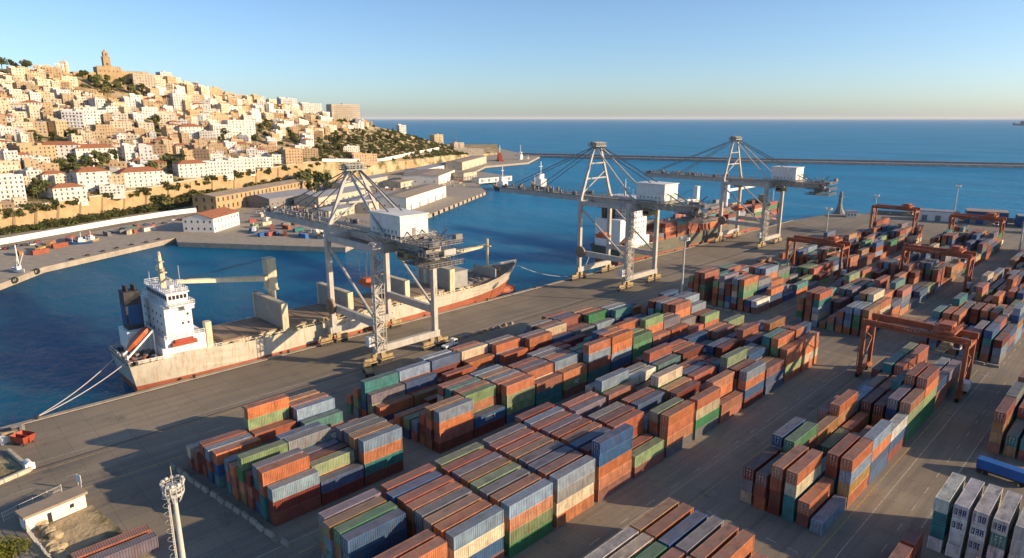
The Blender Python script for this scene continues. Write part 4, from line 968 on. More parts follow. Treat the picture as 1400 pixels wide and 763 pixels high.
# low buildings and wall along the seaward edge
def shed(name, a, b, depth, h, wall, roof, label, cat='shed', pitch=0.0, doors=0, win=None, z=0.0, group=None, away=True):
    """a, b: ground points of the long side that faces the viewer."""
    a, b = Vector((a[0], a[1], z)), Vector((b[0], b[1], z)); d = b - a; L = d.length; rz = math.atan2(d.y, d.x)
    nrm = Vector((-d.y, d.x, 0)).normalized()
    t = thing(name, label, cat, tuple(a), rz, group); s = 1
    if (nrm.dot(Vector((a.x, a.y, 0))) < 0) == away: s = -1
    y0, y1 = (0, depth) if s > 0 else (-depth, 0); fy = 0
    m = MB(); m.bx(0, y0, -1, L, y1, h)
    if pitch:
        ym = (y0+y1)/2; m.add([(0,y0,h),(0,y1,h),(0,ym,h+pitch)], [(0,1,2)]); m.add([(L,y0,h),(L,ym,h+pitch),(L,y1,h)], [(0,1,2)])
    part(m, 'wall', wall, t)
    m = MB()
    if pitch:
        for ya in (y0 - .4, y1 + .4):
            k = -.4*pitch/(depth/2); m.add([(-.5,ya,h+k),(L+.5,ya,h+k),(L+.5,ym,h+pitch),(-.5,ym,h+pitch),(-.5,ya,h+k+.3),(L+.5,ya,h+k+.3),(L+.5,ym,h+pitch+.3),(-.5,ym,h+pitch+.3)], [(0,3,2,1),(4,5,6,7),(0,1,5,4),(1,2,6,5),(2,3,7,6),(3,0,4,7)])
    else: m.bx(-.4, y0-.4, h, L+.4, y1+.4, h+.5)
    part(m, 'roof', roof, t)
    e = -s*.06
    if win:
        n, rows, ww_, wh_ = win; m = MB()
        for r in range(rows):
            zz = h*(r+.35)/rows
            for i in range(n):
                x = L*(i+.5)/n; m.bx(x-ww_/2, min(0,e), zz, x+ww_/2, max(0,e), zz+wh_)
        nd = max(1, int(depth/ (L/n)))
        for r in range(rows):
            zz = h*(r+.35)/rows
            for i in range(nd):
                y = y0 + depth*(i+.5)/nd
                for X in (0, L): m.bx(X-.05, y-ww_/2, zz, X+.05, y+ww_/2, zz+wh_)
        part(m, 'window', 'window', t, stuff=True)
    for i in range(doors):
        x = L*(i+.5)/doors; m = MB(); m.bx(x-1.8, min(0,e), 0, x+1.8, max(0,e), min(4.2,h*.75)); part(m, 'door', 'grey_steel', t)
    return t
sw = thing('seaward_wall', 'long dark concrete wall along the seaward edge of the terminal', 'wall')
m = MB()
for i in range(40):
    x0, x1 = -172+i*11, -161.2+i*11; m.beam((x0, FAR(x0)-1.2, 1.6), (x1, FAR(x1)-1.2, 1.6), 1.0, 3.6)
part(m, 'wall_panel', 'grey_steel', sw)
shed('quay_office', G(1158,297), G(1171,297.5), 10, 4, 'white_wall', 'grey_roof', 'small white cabin at the foot of the beacon', win=(3,1,1,1.2))
for (xa_, xb_, ya_, dp_, h_, wl_, rf_, lab_) in ((-138,-113,571,14,7,'white_wall','grey_roof','long low white shed right behind the farthest yard gantry'), (-108,-84,577,16,9,'blue_paint','roof_sheet','dark blue shed between the two farthest yard gantries'),
        (-78,-55,584,14,7.5,'blue_paint','grey_roof','blue-walled shed behind the right-hand distant gantry'), (-50,-22,590,16,7,'grey_steel','grey_roof','grey shed at the seaward wall right of the distant gantry'), (-15,25,596,18,8,'white_wall','grey_roof','white shed at the seaward wall near the right edge'), (-66,-40,556,9,4,'concrete','grey_roof','pale low shed in front of the blue seaward sheds')):
    shed('storage_shed', (xa_, ya_), (xb_, ya_ + (xb_-xa_)*.28), dp_, h_, wl_, rf_, lab_, doors=3)
# concrete kerb blocks round the near ends of the stacks
for i, k in enumerate([(-146.5+2.9*j, 38.0+.35*j) for j in range(6)] + [(-128.5+2.9*j, 40.2+.35*j) for j in range(8)] + [(-103.4, 43.6)]):
    m = MB(); m.add([(-1.2,-.4,0),(1.2,-.4,0),(1.2,.4,0),(-1.2,.4,0),(-1.15,-.2,.85),(1.15,-.2,.85),(1.15,.2,.85),(-1.15,.2,.85)], [(0,3,2,1),(4,5,6,7),(0,1,5,4),(1,2,6,5),(2,3,7,6),(3,0,4,7)])
    tag(m.build('concrete_block', M['concrete'], None, (k[0], k[1]+random.uniform(-.2,.2), .004), random.uniform(-.08,.08)+.12), f'pale concrete block, {ORD[i+1]} from left in the kerb before the quayside block', 'barrier', 'concrete blocks before the quayside block')
# barriers of the other blocks' near ends
for where, xs, y in (('far quayside block', rng_x(-140, 8, 4), 239.5), ('far right block', rng_x(-52, 6, 4), 242.5)):
    for bi_, x in enumerate(xs):
        m = MB(); m.bx(-1.7,-.3,0,1.7,.3,.7); tag(m.build('concrete_block', M['concrete'], None, (x, y, .004)), f'low concrete block, {ORD[bi_+1]} from left before the {where}', 'barrier', f'concrete blocks before the {where}')
# bollards and mooring lines
def bollard(x, y, lab, grp='quay bollards'):
    m = MB(); m.tube((0,0,0),(0,0,.5),.34,10); m.tube((0,0,.5),(0,0,.8),.34,10,.55); m.tube((0,0,.8),(0,0,.95),.55,10,.4)
    return tag(m.build('bollard', M['dark_steel'], None, (x, y, .22)), lab, 'bollard', grp)
def rope(name, a, b, sag, lab):
    m = MB(); a, b = Vector(a), Vector(b); n = 12; pts = [a.lerp(b, i/n) - Vector((0,0,sag*4*(i/n)*(1-i/n))) for i in range(n+1)]
    for p, q in zip(pts, pts[1:]): m.tube(p, q, .13, 5)
    tag(m.build(name, M['rope']), lab, 'rope', 'mooring lines')
for bi_, y in enumerate([21] + list(range(60, 480, 30))):
    bollard(QX(y)+.9, y, 'black iron bollard where the stern lines are tied' if y == 21 else f'black iron bollard on the quay edge, {ORD[bi_+1]} from the near end', 'quay bollards' if y != 21 else None)
rope('mooring_line', (QX(21)+.9, 21, .9), (-212.5, 44.2, 7.4), 1.2, 'left one of the two mooring lines from the stern of the cream ship')
rope('mooring_line', (QX(21)+.9, 21.3, .9), (-203.5, 44.4, 7.6), 1.0, 'right one of the two mooring lines from the stern of the cream ship')
rope('mooring_line', (QX(240)+.9, 240, .9), (-210.2, 209, 9.5), 2.2, 'mooring line from the bow of the cream ship to the quay')
rope('mooring_line', (QX(242)+.9, 242, .9), (-213.0, 266, 5.5), 1.5, 'mooring line from the stern of the loaded container ship')
# machines and gear on the near quay
def vehicle(name, x, y, rz, col, label, cat, kind='tractor'):
    t = thing(name, label, cat, (x, y, 0.01), rz)
    m = MB(); m.bx(-1.2,-3.2,.8,1.2,3.0,1.2); part(m, 'chassis', 'dark_steel', t)
    m = MB(); m.bx(-1.1,1.2,1.2,1.1,3.1,2.9); m.bx(-1,1.4,2.9,1,2.9,3.05); c = part(m, 'cab', col, t)
    m = MB(); m.bx(-.9,3.1,2,.9,3.14,2.75); m.bx(1.1,1.5,2,1.13,2.8,2.75); m.bx(-1.13,1.5,2,-1.1,2.8,2.75); part(m, 'cab_window', 'glass', c)
    m = MB(); m.bx(-1.0,-3.0,1.2,1.0,.8,1.75 if kind == 'tractor' else 2.7); part(m, 'body', col, t)
    for sx in (-1, 1):
        for y_ in (-2.2, 2.0): m = MB(); m.tube((sx*.85,y_,.55),(sx*1.25,y_,.55),.55,12); part(m, 'wheel', 'rubber', t)
    return t
vehicle('forklift', -164.0, 131, .2, 'white', 'white yard tractor under the nearest quay crane', 'truck')
vehicle('yard_tractor', -163.5, 99, 1.2, 'yellow', 'yellow yard tractor beside the landward legs of the nearest quay crane', 'truck')
for i in range(11):
    m = MB(); rr = random.Random(i); m.bx(-.6,-.5,0,.6,.5,rr.uniform(.5,1.1)); m.bx(-.4,-.8,0,.3,.8,.45); m.tube((0,-.5,.7),(0,.5,.7),.3,8)
    tag(m.build('cargo_crate', M[rr.choice(['yellow','grey_steel','deck','concrete'])], None, (-169+.6*rr.random(), 133+i*3.2, .004), rr.uniform(0,1)), f'crate of loose gear, {ORD[i+1]} in the row beyond the nearest quay crane', 'crate', 'gear beyond the nearest crane')
# ------------------------------------------------------------------ bottom-left corner
a, b = G(38,728), G(119,693)
gh = shed('gatehouse', (a.x, a.y), (b.x, b.y), 3.2, 2.9, 'white_wall', 'roof_sheet', 'long narrow white gatehouse with flat brown roof in the bottom left corner', 'hut')
m = MB(); L = (b-a).length
m.bx(L*.34,-.06,.05,L*.41,0,2.1); part(m, 'door', 'glass', gh); m = MB(); m.bx(L*.72,-.06,1.2,L*.79,0,2.0); part(m, 'window', 'glass', gh)
p = G(108,668); sg = thing('sign_post', 'small white signboard on a post behind the gatehouse', 'sign', (p.x, p.y, 0), .4)
m = MB(); m.tube((0,0,0),(0,0,3.4),.09,6); m.tube((.9,0,0),(.9,0,3.4),.09,6); part(m, 'post', 'galv', sg); m = MB(); m.bx(-.3,-.09,1.6,1.2,0,3.3); part(m, 'board', 'white', sg)
def fence(pts, label, h=1.8):
    t = thing('fence', label, 'fence', tuple(pts[0])); o = Vector(pts[0])
    for p, q in zip(pts, pts[1:]):
        p, q = Vector(p)-o, Vector(q)-o; n = max(1, int((q-p).length/2.2))
        for i in range(n+1):
            c = p.lerp(q, i/n); m = MB(); m.bx(c.x-.06,c.y-.06,0,c.x+.06,c.y+.06,h+.2); part(m, 'post', 'galv', t)
        m = MB()
        for z in (.12, h*.5, h): m.beam(p+Vector((0,0,z)), q+Vector((0,0,z)), .06, .07)
        k = int((q-p).length/.28)
        for i in range(k): c = p.lerp(q, i/k); m.beam(c+Vector((0,0,.1)), c+Vector((0,0,h)), .03, .03)
        part(m, 'railing', 'galv', t, stuff=True)
    return t
fence([G(5,713), G(26,702), G(85,674)], 'grey metal fence running behind the gatehouse')
fence([G(28,716), G(75,778)], 'grey metal fence running from the gatehouse to the bottom edge')
def low_wall(pts, label):
    t = thing('low_wall', label, 'wall'); k = 0
    for p, q in zip(pts, pts[1:]):
        n = max(1, int((q-p).length/2.0))
        for i in range(n):
            c, d = p.lerp(q, i/n), p.lerp(q, (i+.96)/n); m = MB(); m.beam(c+Vector((0,0,.45)), d+Vector((0,0,.45)), .7, .9); part(m, 'block', 'pale_stone', t)
low_wall([G(-14,668), G(42,644), G(12,618)], 'low pale stone wall round the sunken pit at the left edge')
tag(MB().prism([(q.x,q.y) for q in (G(-25,660),G(34,641),G(9,624),G(-30,634))], .004, .012).build('pit_floor', M['hill']), kind='structure')
p = G(33,606); t = thing('hopper', 'red steel hopper with yellow side standing near the quay edge at far left', 'hopper', (p.x, p.y, 0), .5)
m = MB(); m.add([(-1.6,-1.2,.5),(1.6,-1.2,.5),(1.6,1.2,.5),(-1.6,1.2,.5),(-2.2,-1.6,2.4),(2.2,-1.6,2.4),(2.2,1.6,2.4),(-2.2,1.6,2.4)], [(0,3,2,1),(0,1,5,4),(1,2,6,5),(2,3,7,6),(3,0,4,7)]); m.bx(-2.2,-.1,.5,2.2,.1,2.2); part(m, 'bin', 'dirty_red', t)
m = MB()
for x in (-1.5,1.5):
    for y in (-1.1,1.1): m.bx(x-.12,y-.12,0,x+.12,y+.12,.6)
part(m, 'leg', 'dark_steel', t); m = MB(); m.bx(-2.5,-1.5,.6,-2.25,1.5,2.2); part(m, 'side_plate', 'yellow', t)
for px, py, mt, lab in ((12,600,'yellow','yellow drum winch at the far left quay edge'), (2,606,'white','white valve housing beside the yellow winch at far left'), (25,590,'grey_steel','grey pipe rack on the quay edge at far left'), (40,640,'white','white pump set at the end of the low stone wall')):
    p = G(px, py); m = MB(); m.bx(-1,-.7,0,1,.7,.9); m.tube((-1.1,0,1.3),(1.1,0,1.3),.6,12); m.bx(.7,-.9,0,1.2,.9,1.5); m.tube((-.4,-.9,.4),(-.4,.9,.4),.25,8)
    tag(m.build('winch_unit', M[mt], None, (p.x, p.y, 0), random.uniform(0,2)), lab, 'machine')
rr = random.Random(31)
for i in range(20):
    px, py = rr.choice([(58,722),(66,732),(74,741),(80,738),(68,750),(78,752),(50,718),(86,748),(72,760),(84,760)]); p = G(px+rr.uniform(-5,5), py+rr.uniform(-4,4)); s = rr.uniform(.5,1.3)
    bm_ = bmesh.new(); bmesh.ops.create_icosphere(bm_, subdivisions=2, radius=s)
    for v in bm_.verts: v.co *= rr.uniform(.78,1.15); v.co.z *= .75
    m = MB(); m.add([tuple(v.co) for v in bm_.verts], [[v.index for v in f.verts] for f in bm_.faces]); bm_.free()
    tag(m.build('boulder', M['rock'], None, (p.x, p.y, s*.35), rr.uniform(0,3)), 'yellowish boulder in the heap beside the gatehouse', 'boulder', 'boulders in the heap beside the gatehouse')
p = G(28,760)
tag(MB().prism([(q.x,q.y) for q in (G(125,690),G(215,763),G(190,800),G(75,800),G(35,735))], .004, .01).build('sand_ground', M['hill']), kind='structure')
# flatbed trailer under the near container, tank wagon at the right edge
p = Vector((-16.2, 164.5, 0)); t = thing('tank_trailer', 'bright blue flat-sided trailer in front of the right-edge block', 'trailer', tuple(p), R(-4))
m = MB(); m.bx(-5,-1.2,1.1,4.6,1.2,3.2); part(m, 'body', 'trailer_blue', t)
m = MB(); m.bx(-4.9,-1.1,.7,4.5,1.1,1.1); part(m, 'chassis', 'dark_steel', t)
for x in (-4.3,-3.1,3.4):
    for y in (-1.1,1.1): m = MB(); m.tube((x,y-.2,.5),(x,y+.2,.5),.5,12); part(m, 'wheel', 'rubber', t)
# lettering on a few containers (panels of strokes standing proud of the sides)
def strokes(n, w, h, seed):
    rr = random.Random(seed); m = MB(); x = 0
    for i in range(n):
        lw = w/n*.78; s = h*.16
        m.bx(x,-.012,0,x+s,0,h)
        if rr.random() < .75: m.bx(x+lw-s,-.012,0,x+lw,0,h)
        for z in rr.sample([0,h*.42,h-s], 2): m.bx(x+s,-.012,z,x+lw-s,0,z+s)
        x += w/n
    return m

# ------------------------------------------------------------------ town on the hill
def to_cam_rot(p, a=28):
    d = Vector((-p.x, -p.y, 0)).normalized(); r = (d*math.cos(R(a)) + RT*math.sin(R(a))).normalized()
    return math.atan2(r.x, -r.y)
HV = []
def house_variant(w, d, h, fl, tiled, seed, wn=None):
    rr = random.Random(seed); m = MB(); x, y = w/2, d/2
    m.bx(-x,-y,-5,x,y,h)
    rm = MB()
    if tiled:
        o = .5; k = min(w,d)/2; hh = k*.42; rx, ry = max(.2, x-k), max(.2, y-k)
        rm.add([(-x-o,-y-o,h-.1),(x+o,-y-o,h-.1),(x+o,y+o,h-.1),(-x-o,y+o,h-.1),(-rx,-ry,h+hh),(rx,-ry,h+hh),(rx,ry,h+hh),(-rx,ry,h+hh)], [(0,3,2,1),(0,1,5,4),(1,2,6,5),(2,3,7,6),(3,0,4,7),(4,5,6,7)])
        if rr.random() < .6: m.bx(x*.3,y*.2,h,x*.3+1,y*.2+1,h+hh+1.2)
    else:
        for a in ((-x,-y,x,-y+.35),(-x,y-.35,x,y),(-x,-y+.35,-x+.35,y-.35),(x-.35,-y+.35,x,y-.35)): m.bx(a[0],a[1],h,a[2],a[3],h+.9)
        bx_ = rr.uniform(-x*.4,x*.4); m.bx(bx_-1.6,y*.1,h,bx_+1.6,y-.5,h+2.5)
        if rr.random() < .5: m.bx(-x+1,-y+1,h,-x+3,-y+2.6,h+1.4)
        if rr.random() < .45: m.bx(-x*.95,0,h,-x*.1,y,h+2.9)
        rm.bx(-x+.35,-y+.35,h-.3,x-.35,y-.35,h+.06)
    wm = MB(); n = wn or max(2, int(w/2.9)); nd = max(1, int(d/3.2)); fh = h/fl
    for f in range(fl):
        z = f*fh + fh*.3
        for i in range(n):
            if rr.random() < .1: continue
            c = -x + w*(i+.5)/n; wd = .5 if rr.random() < .8 else .8; wm.bx(c-wd,-y-.05,z,c+wd,-y,z+min(1.6,fh*.52))
        for i in range(nd):
            if rr.random() < .35: continue
            c = -y + d*(i+.5)/nd
            for X in (-x-.05, x): wm.bx(X,c-.45,z,X+.05,c+.45,z+1.4)
    if not tiled and rr.random() < .4:
        for f in range(1, fl): m.bx(-x*.7,-y-1,f*fh-.1,x*.5,-y,f*fh+.1); m.bx(-x*.7,-y-1,f*fh+.1,x*.5,-y-.9,f*fh+.95)
    return (m.mesh('house', M['house']), rm.mesh('roof', M['tile'] if tiled else M['house_roof']), wm.mesh('window', M['window']), w, d, h, fl, tiled)
def put_house(v, p, rz, col, label, sc=(1,1,1), name='house', cat='house', group='houses on the hill', roofcol=(.42,.34,.25), extra=True):
    o = obj(name, v[0], None, tuple(p), rz); o.scale = sc; o.color = (*[c*.88 for c in col], 1); tag(o, label, cat, group)
    r = obj('roof', v[1], o); r.color = (*roofcol, 1)
    w = obj('window', v[2], o); w['kind'] = 'stuff'
    return o
rr = random.Random(99)
FLAT = [house_variant(w, d, fl*3.1+.4, fl, False, i) for i, (w, d, fl) in enumerate([(9,9,2),(11,9,2),(13,10,3),(10,10,3),(15,11,3),(12,10,4),(9,8,3),(16,10,2),(14,12,4),(11,11,5),(18,11,3),(8,9,4),(13,9,2),(20,12,4)])]
TILED = [house_variant(w, d, fl*3.1, fl, True, 50+i) for i, (w, d, fl) in enumerate([(12,10,2),(15,11,3),(10,9,2),(18,12,3)])]
WHITES = [(.70,.68,.65),(.63,.61,.57),(.67,.65,.60),(.60,.59,.58)]
CREAMS = [(.66,.57,.43),(.58,.49,.36),(.68,.61,.49),(.56,.45,.32)]
OCHRES = [(.50,.36,.21),(.43,.31,.19),(.50,.39,.25),(.40,.29,.19)]
GROVES = [(20,84,34,8),(150,113,40,9),(178,122,22,7),(110,103,14,6),(94,192,16,12),(60,190,22,8),(140,222,34,9),(100,228,26,10),(238,226,20,15),(360,172,16,11),(432,240,26,22),(300,186,10,9),(55,262,22,8),(398,190,18,10),(352,186,14,8),(465,196,40,12),(520,196,70,22),(155,122,18,8),(215,170,10,6),(205,236,8,10),(385,215,10,8)]
def in_grove(px, py): return any(((px-a)/c)**2 + ((py-b)/d)**2 < 1 for a, b, c, d in GROVES)
BIG = []                                              # footprints of the named buildings, in picture coordinates
def near_big(px, py): return any(abs(px-a) < w and -8 < b-py < h for a, b, w, h in BIG)
def big(px, py, w, d, fl, col, tiled, label, cat='building', name='apartment_block', rot=28, wn=None, hx=3.2, D=None, roofcol=(.45,.38,.3)):
    col = tuple(c*.86 for c in col); s = S_AT(px, py); p = T(px, s) if D is None else AT(px, py, D)
    hd = Vector((p.x, p.y, 0)).normalized(); p = p + hd*(d/2 + 1.5)
    v = house_variant(w, d, fl*hx, fl, tiled, int(px*7+py), wn); sc = 893/math.hypot(p.x, p.y)
    BIG.append((px, py, w*sc*.55, fl*hx*sc*.8)); return put_house(v, p, to_cam_rot(p, rot), col, label, name=name, cat=cat, group=None, roofcol=roofcol)
big(8,279,22,14,6,(.8,.78,.73),False,'tall white six-storey block standing on the wall at the left edge')
big(93,276,22,13,3,(.8,.76,.68),True,'white house with red hipped roof just above the wall, lowest of the left ones', wn=6)
big(127,263,24,15,5,(.78,.75,.69),True,'white five-storey building with small red roof between the two red-roofed houses', wn=5)
big(192,256,34,17,4,(.8,.77,.7),True,'large white hotel-like building with broad red hipped roof on the wall', wn=8)
big(222,251,15,10,2,(.78,.75,.68),False,'low white annexe at the right of the large red-roofed building')
big(262,243,27,14,4,(.8,.77,.7),True,'white four-storey house with red roof at the left end of the white row', wn=6)
big(296,240,28,13,4,(.8,.78,.72),False,'long white middle house of the row above the wall', wn=9)
big(328,235,27,14,4,(.8,.77,.7),False,'white house at the right of the row above the wall', wn=7)
big(357,229,22,12,3,(.8,.78,.72),False,'low white house beyond the white row above the wall', wn=6)
big(385,224,26,12,3,(.76,.73,.66),False,'white block beside the ochre house near the bend of the wall', wn=6)
big(412,214,20,14,4,(.78,.74,.66),False,'cream-white block above the bend of the wall')
big(130,222,34,17,4,(.8,.77,.71),True,'big white building with red hipped roof halfway up the lower town', wn=8)
big(107,216,9,10,6,(.66,.55,.4),False,'narrow ochre tower block joined to the big red-roofed building')
big(84,218,32,14,4,(.72,.70,.66),True,'shaded white building with flat red roof left of the big red-roofed one', wn=8, rot=-6)
big(50,222,26,16,4,(.58,.42,.24),False,'blocky ochre building left of the shaded white one')
big(103,176,18,14,5,(.74,.75,.76),False,'bluish white block in shade in the middle of the town', rot=-10)
big(124,174,28,14,5,(.8,.77,.7),False,'white block right of the bluish one, tall and plain')
big(260,190,26,15,4,(.8,.77,.7),True,'white house with red roof on the right slope below the tall white block', wn=6)
big(302,190,22,16,5,(.8,.77,.7),False,'bright white five-storey block on the right slope')
big(328,186,34,18,6,(.8,.78,.72),False,'largest bright white block on the right slope', wn=8)
big(244,150,16,16,6,(.8,.79,.75),False,'tall blank white block in the upper middle of the town')
big(470,164,52,22,8,(.60,.52,.40),False,'long cream apartment block at the right end of the ridge', wn=14)
big(393,141,26,16,5,(.76,.73,.68),False,'white block on the skyline left of the long apartment block')
big(425,154,34,16,5,(.74,.70,.63),False,'broad pale block on the skyline beside the long apartment block')
big(196,124,26,16,6,(.58,.48,.36),False,'square tan block just right of the fortress')
big(225,113,15,12,4,(.72,.68,.62),False,'white block on the ridge right of the fortress', rot=40)
big(597,190,22,16,5,(.7,.57,.36),False,'square ochre fort on the tip of the headland', rot=40)
big(549,176,14,12,4,(.78,.75,.7),False,'lone white cube house on the headland slope')
big(625,204,26,14,4,(.6,.5,.36),False,'stone building at the foot of the headland tip', rot=40)
big(640,214,60,18,3,(.6,.53,.43),False,'long low stone building at the end of the headland', rot=10, wn=12)
big(478,210,24,14,3,(.76,.70,.6),False,'cream house alone among the shrubs of the headland')
big(497,222,34,14,3,(.66,.45,.28),False,'ochre arcaded building at the foot of the shrub slope', wn=9)
big(400,232,20,13,5,(.6,.42,.24),False,'ochre apartment house at the bend of the wall')
# fortress
p = T(148, S_AT(148, 106)); ft = thing('fortress', 'ochre fortress with square tower on top of the hill', 'fortress', tuple(p), to_cam_rot(p, 20))
m = MB(); m.bx(-13,-8,-6,13,8,12); m.bx(12.9,-6,-6,44,8,7.5); m.bx(-38,-6,-6,-12.9,8,5); part(m, 'wall', 'ochre_wall', ft)
m = MB()
for i in range(12): m.bx(-12.8+i*2.2,-8,12,-11.5+i*2.2,-7.4,13.2)
for i in range(14): m.bx(13.4+i*2.2,-6,7.5,14.7+i*2.2,-5.4,8.6)
part(m, 'battlement', 'ochre_wall', ft)
m = MB(); m.bx(-3.8,-3.8,12,3.8,3.8,24); m.bx(-2.7,-2.7,24,2.7,2.7,30); m.bx(-4.2,-4.2,23.6,4.2,4.2,24.2); m.tube((0,0,30),(0,0,33),2.2,8,.2); m.bx(-.9,-3.9,17,.9,-3.8,21); tw = part(m, 'tower', 'ochre_wall', ft)
m = MB(); m.bx(-1,-3.86,14,1,-3.8,17); m.bx(-.8,-2.76,25.4,.8,-2.7,28.4); m.bx(2.7,-.8,25.4,2.76,.8,28.4)
for i in range(5): m.bx(-10+i*4.6,-8.06,6,-9+i*4.6,-8,8)
part(m, 'window', 'window', ft, stuff=True)
BIG.append((148,106,55,30))
# rows of houses
ROWH = []; HOUSES = []
for row in range(25):
    s = .012 + row*.0412; px = -60 + rr.uniform(0, 8)
    lim = 425 + 85*s if s < .8 else 500
    n = 0
    while px < lim:
        pool = TILED if rr.random() < .1 + .12*(1-s) else FLAT
        v = rr.choice(pool); sj = min(.995, max(.0, s + rr.uniform(-.02,.02))); p = T(px, sj); dist = math.hypot(p.x, p.y)
        k = rr.uniform(.66,1.05); wpx = v[3]*k*893/dist
        px += wpx*.62; q = PX(*p)
        if not in_grove(px, q[1]) and not in_grove(px, q[1]-7) and not in_grove(px, q[1]-13) and not near_big(px, q[1]) and (px < 445 or s > .62):
            p = T(px, sj); wt = rr.random(); right = (px/430)*.5 + (1-s)*.25
            if wt < .08 + right*.7: col, cn = rr.choice(WHITES), 'white'
            elif wt < .66: col, cn = rr.choice(CREAMS), 'cream'
            else: col, cn = rr.choice(OCHRES), 'ochre'
            n += 1; HOUSES.append((dist, v, p, to_cam_rot(p, 24 + rr.uniform(-42, 42)), (lambda q: tuple(c*q for c in col))(rr.uniform(.82,1.08)), (k, rr.uniform(.7,1.05), rr.uniform(.6,.98)), cn, row, n, rr.choice([(.42,.33,.23),(.5,.42,.32),(.36,.22,.13),(.46,.4,.34),(.38,.3,.22)]), -5 < px < 700))
        px += wpx*rr.uniform(.26,.42) + (rr.uniform(0,14) if rr.random() < .2 else 0)
FLW = ['','one','two','three','four','five','six','seven','eight']
vis = sorted([h for h in HOUSES if h[10]], key=lambda h: h[0]); keep = set(id(h) for h in vis[:268])
rest = []
for h in HOUSES:
    dist, v, p, rz, col, sc, cn, row, n, rc, ok = h
    if id(h) in keep:
        put_house(v, p, rz, col, f"{'small ' if v[3]*sc[0] < 10 else 'broad ' if v[3]*sc[0] > 17 else ''}{cn} {FLW[v[6]]}-storey house, {'red tiled' if v[7] else 'flat'} roof, {ORD[n]} from left in {ORD[row+1]} row above the wall", sc, roofcol=rc)
    else: rest.append(h)
m = MB(); wm = MB()
hm_cols = []
for dist, v, p, rz, col, sc, cn, row, n, rc, ok in rest:
    mt = Matrix.Translation(p) @ Matrix.Rotation(rz, 4, 'Z') @ Matrix.Diagonal((*sc, 1))
    for me, mi in ((v[0], 2 if cn == 'ochre' else (0 if cn == 'white' else 1)), (v[1], 3 if not v[7] else 4), (v[2], 5)):
        m.add([mt @ x.co for x in me.vertices], [tuple(f.vertices) for f in me.polygons], mi)
if rest:
    for nm, c in (('far_white', (.76,.72,.64)), ('far_cream', (.64,.53,.38)), ('far_ochre', (.52,.37,.21)), ('far_terrace', (.44,.36,.27))): M[nm] = simple(nm + '_render', c, .9, .3, .12, .15, (.34,.24,.14))
    tag(m.build('house', [M['far_white'], M['far_cream'], M['far_ochre'], M['far_terrace'], M['tile'], M['window']]), kind='stuff')

# ------------------------------------------------------------------ buildings on the harbour ground at left
oc = shed('customs_house', G(297,291), G(432,262), 22, 13, 'ochre_wall', 'roof_sheet', 'long ochre harbour building with rows of dark windows under the wall', 'building', pitch=2.0, win=(26,2,1.9,3.2))
wh_ = shed('port_office', G(293,318), G(328,307), 22, 9.5, 'white_wall', 'tile', 'white port office with red roof on the low pier', 'building', pitch=3.2, win=(8,2,1.1,1.6))
for a, b, dp, h, wl, rf, pi_, lab in (
        ((369,285),(432,275),30,8,'grey_steel','grey_roof',3,'long grey open-fronted shed in front of the ochre harbour building'),
        ((436,283),(500,270),26,8,'pale_stone','grey_roof',3,'grey-roofed shed behind the nearest quay crane mast'),
        ((556,289),(610,269),26,11,'white_wall','roof_sheet',1.6,'large white warehouse with brown roof at the far pier'),
        ((505,292),(552,278),34,8,'pale_stone','grey_roof',2,'grey warehouse left of the large white one'),
        ((600,254),(622,244),44,11,'white_wall','roof_sheet',1.6,'white warehouse with grey side beyond the large white one'),
        ((548,257),(596,247),22,6,'pale_stone','roof_sheet',1,'long brown-roofed store between the two white warehouses'),
        ((632,233),(665,223),26,12,'pale_stone','roof_sheet',1,'long pale terminal building at the foot of the headland'),
        ((575,240),(628,228),24,7,'white_wall','grey_roof',1.5,'long blue-grey roofed sheds under the cliff'),
        ((634,247),(652,244),16,9,'pale_stone','roof_sheet',0,'square pale harbour building at the head of the far pier'),
        ((655,250),(700,246),14,5,'white_wall','grey_roof',0,'low white shed out on the middle pier'),
        ((470,262),(530,250),22,8,'pale_stone','grey_roof',2,'long pale shed under the headland road'),
        ((450,300),(500,288),18,6,'pale_stone','grey_roof',1.5,'low grey store behind the pier tip')):
    shed('warehouse', G(*a), G(*b), dp, h, wl, rf, lab, 'warehouse', pitch=pi_, doors=5, win=(9,1,1.4,1.2))
for i, (px, py, w, h, lab) in enumerate(((322,264,16,6,'pale roofless stone building behind the ochre harbour building, left one'), (338,261,12,7,'pale stone building with bushes at its right, behind the ochre harbour building'), (378,255,34,6,'long pale stone range behind the right half of the ochre harbour building'))):
    a = G(px, py); hd = Vector((a.x, a.y, 0)).normalized(); u = Vector((hd.y, -hd.x, 0)); b = a + u*w + hd*w*.3
    shed('stone_building', a, b, 9, h, 'pale_stone', 'roof_sheet', lab, 'building', win=(4,1,1,1.2))
# headland road as a white parapet line
m = MB(); t = thing('headland_parapet', 'white parapet of the road rounding the headland', 'wall')
hp = [(440,241),(480,232),(520,222),(560,212),(600,204)]
P2 = []
for px, py in hp: s = S_AT(px, py); P2.append(T(px, max(s, .02)))
for a, b in zip(P2, P2[1:]): m.beam(a + Vector((0,0,1)), b + Vector((0,0,1)), 1.2, 4.5)
part(m, 'parapet_wall', 'white_wall', t)
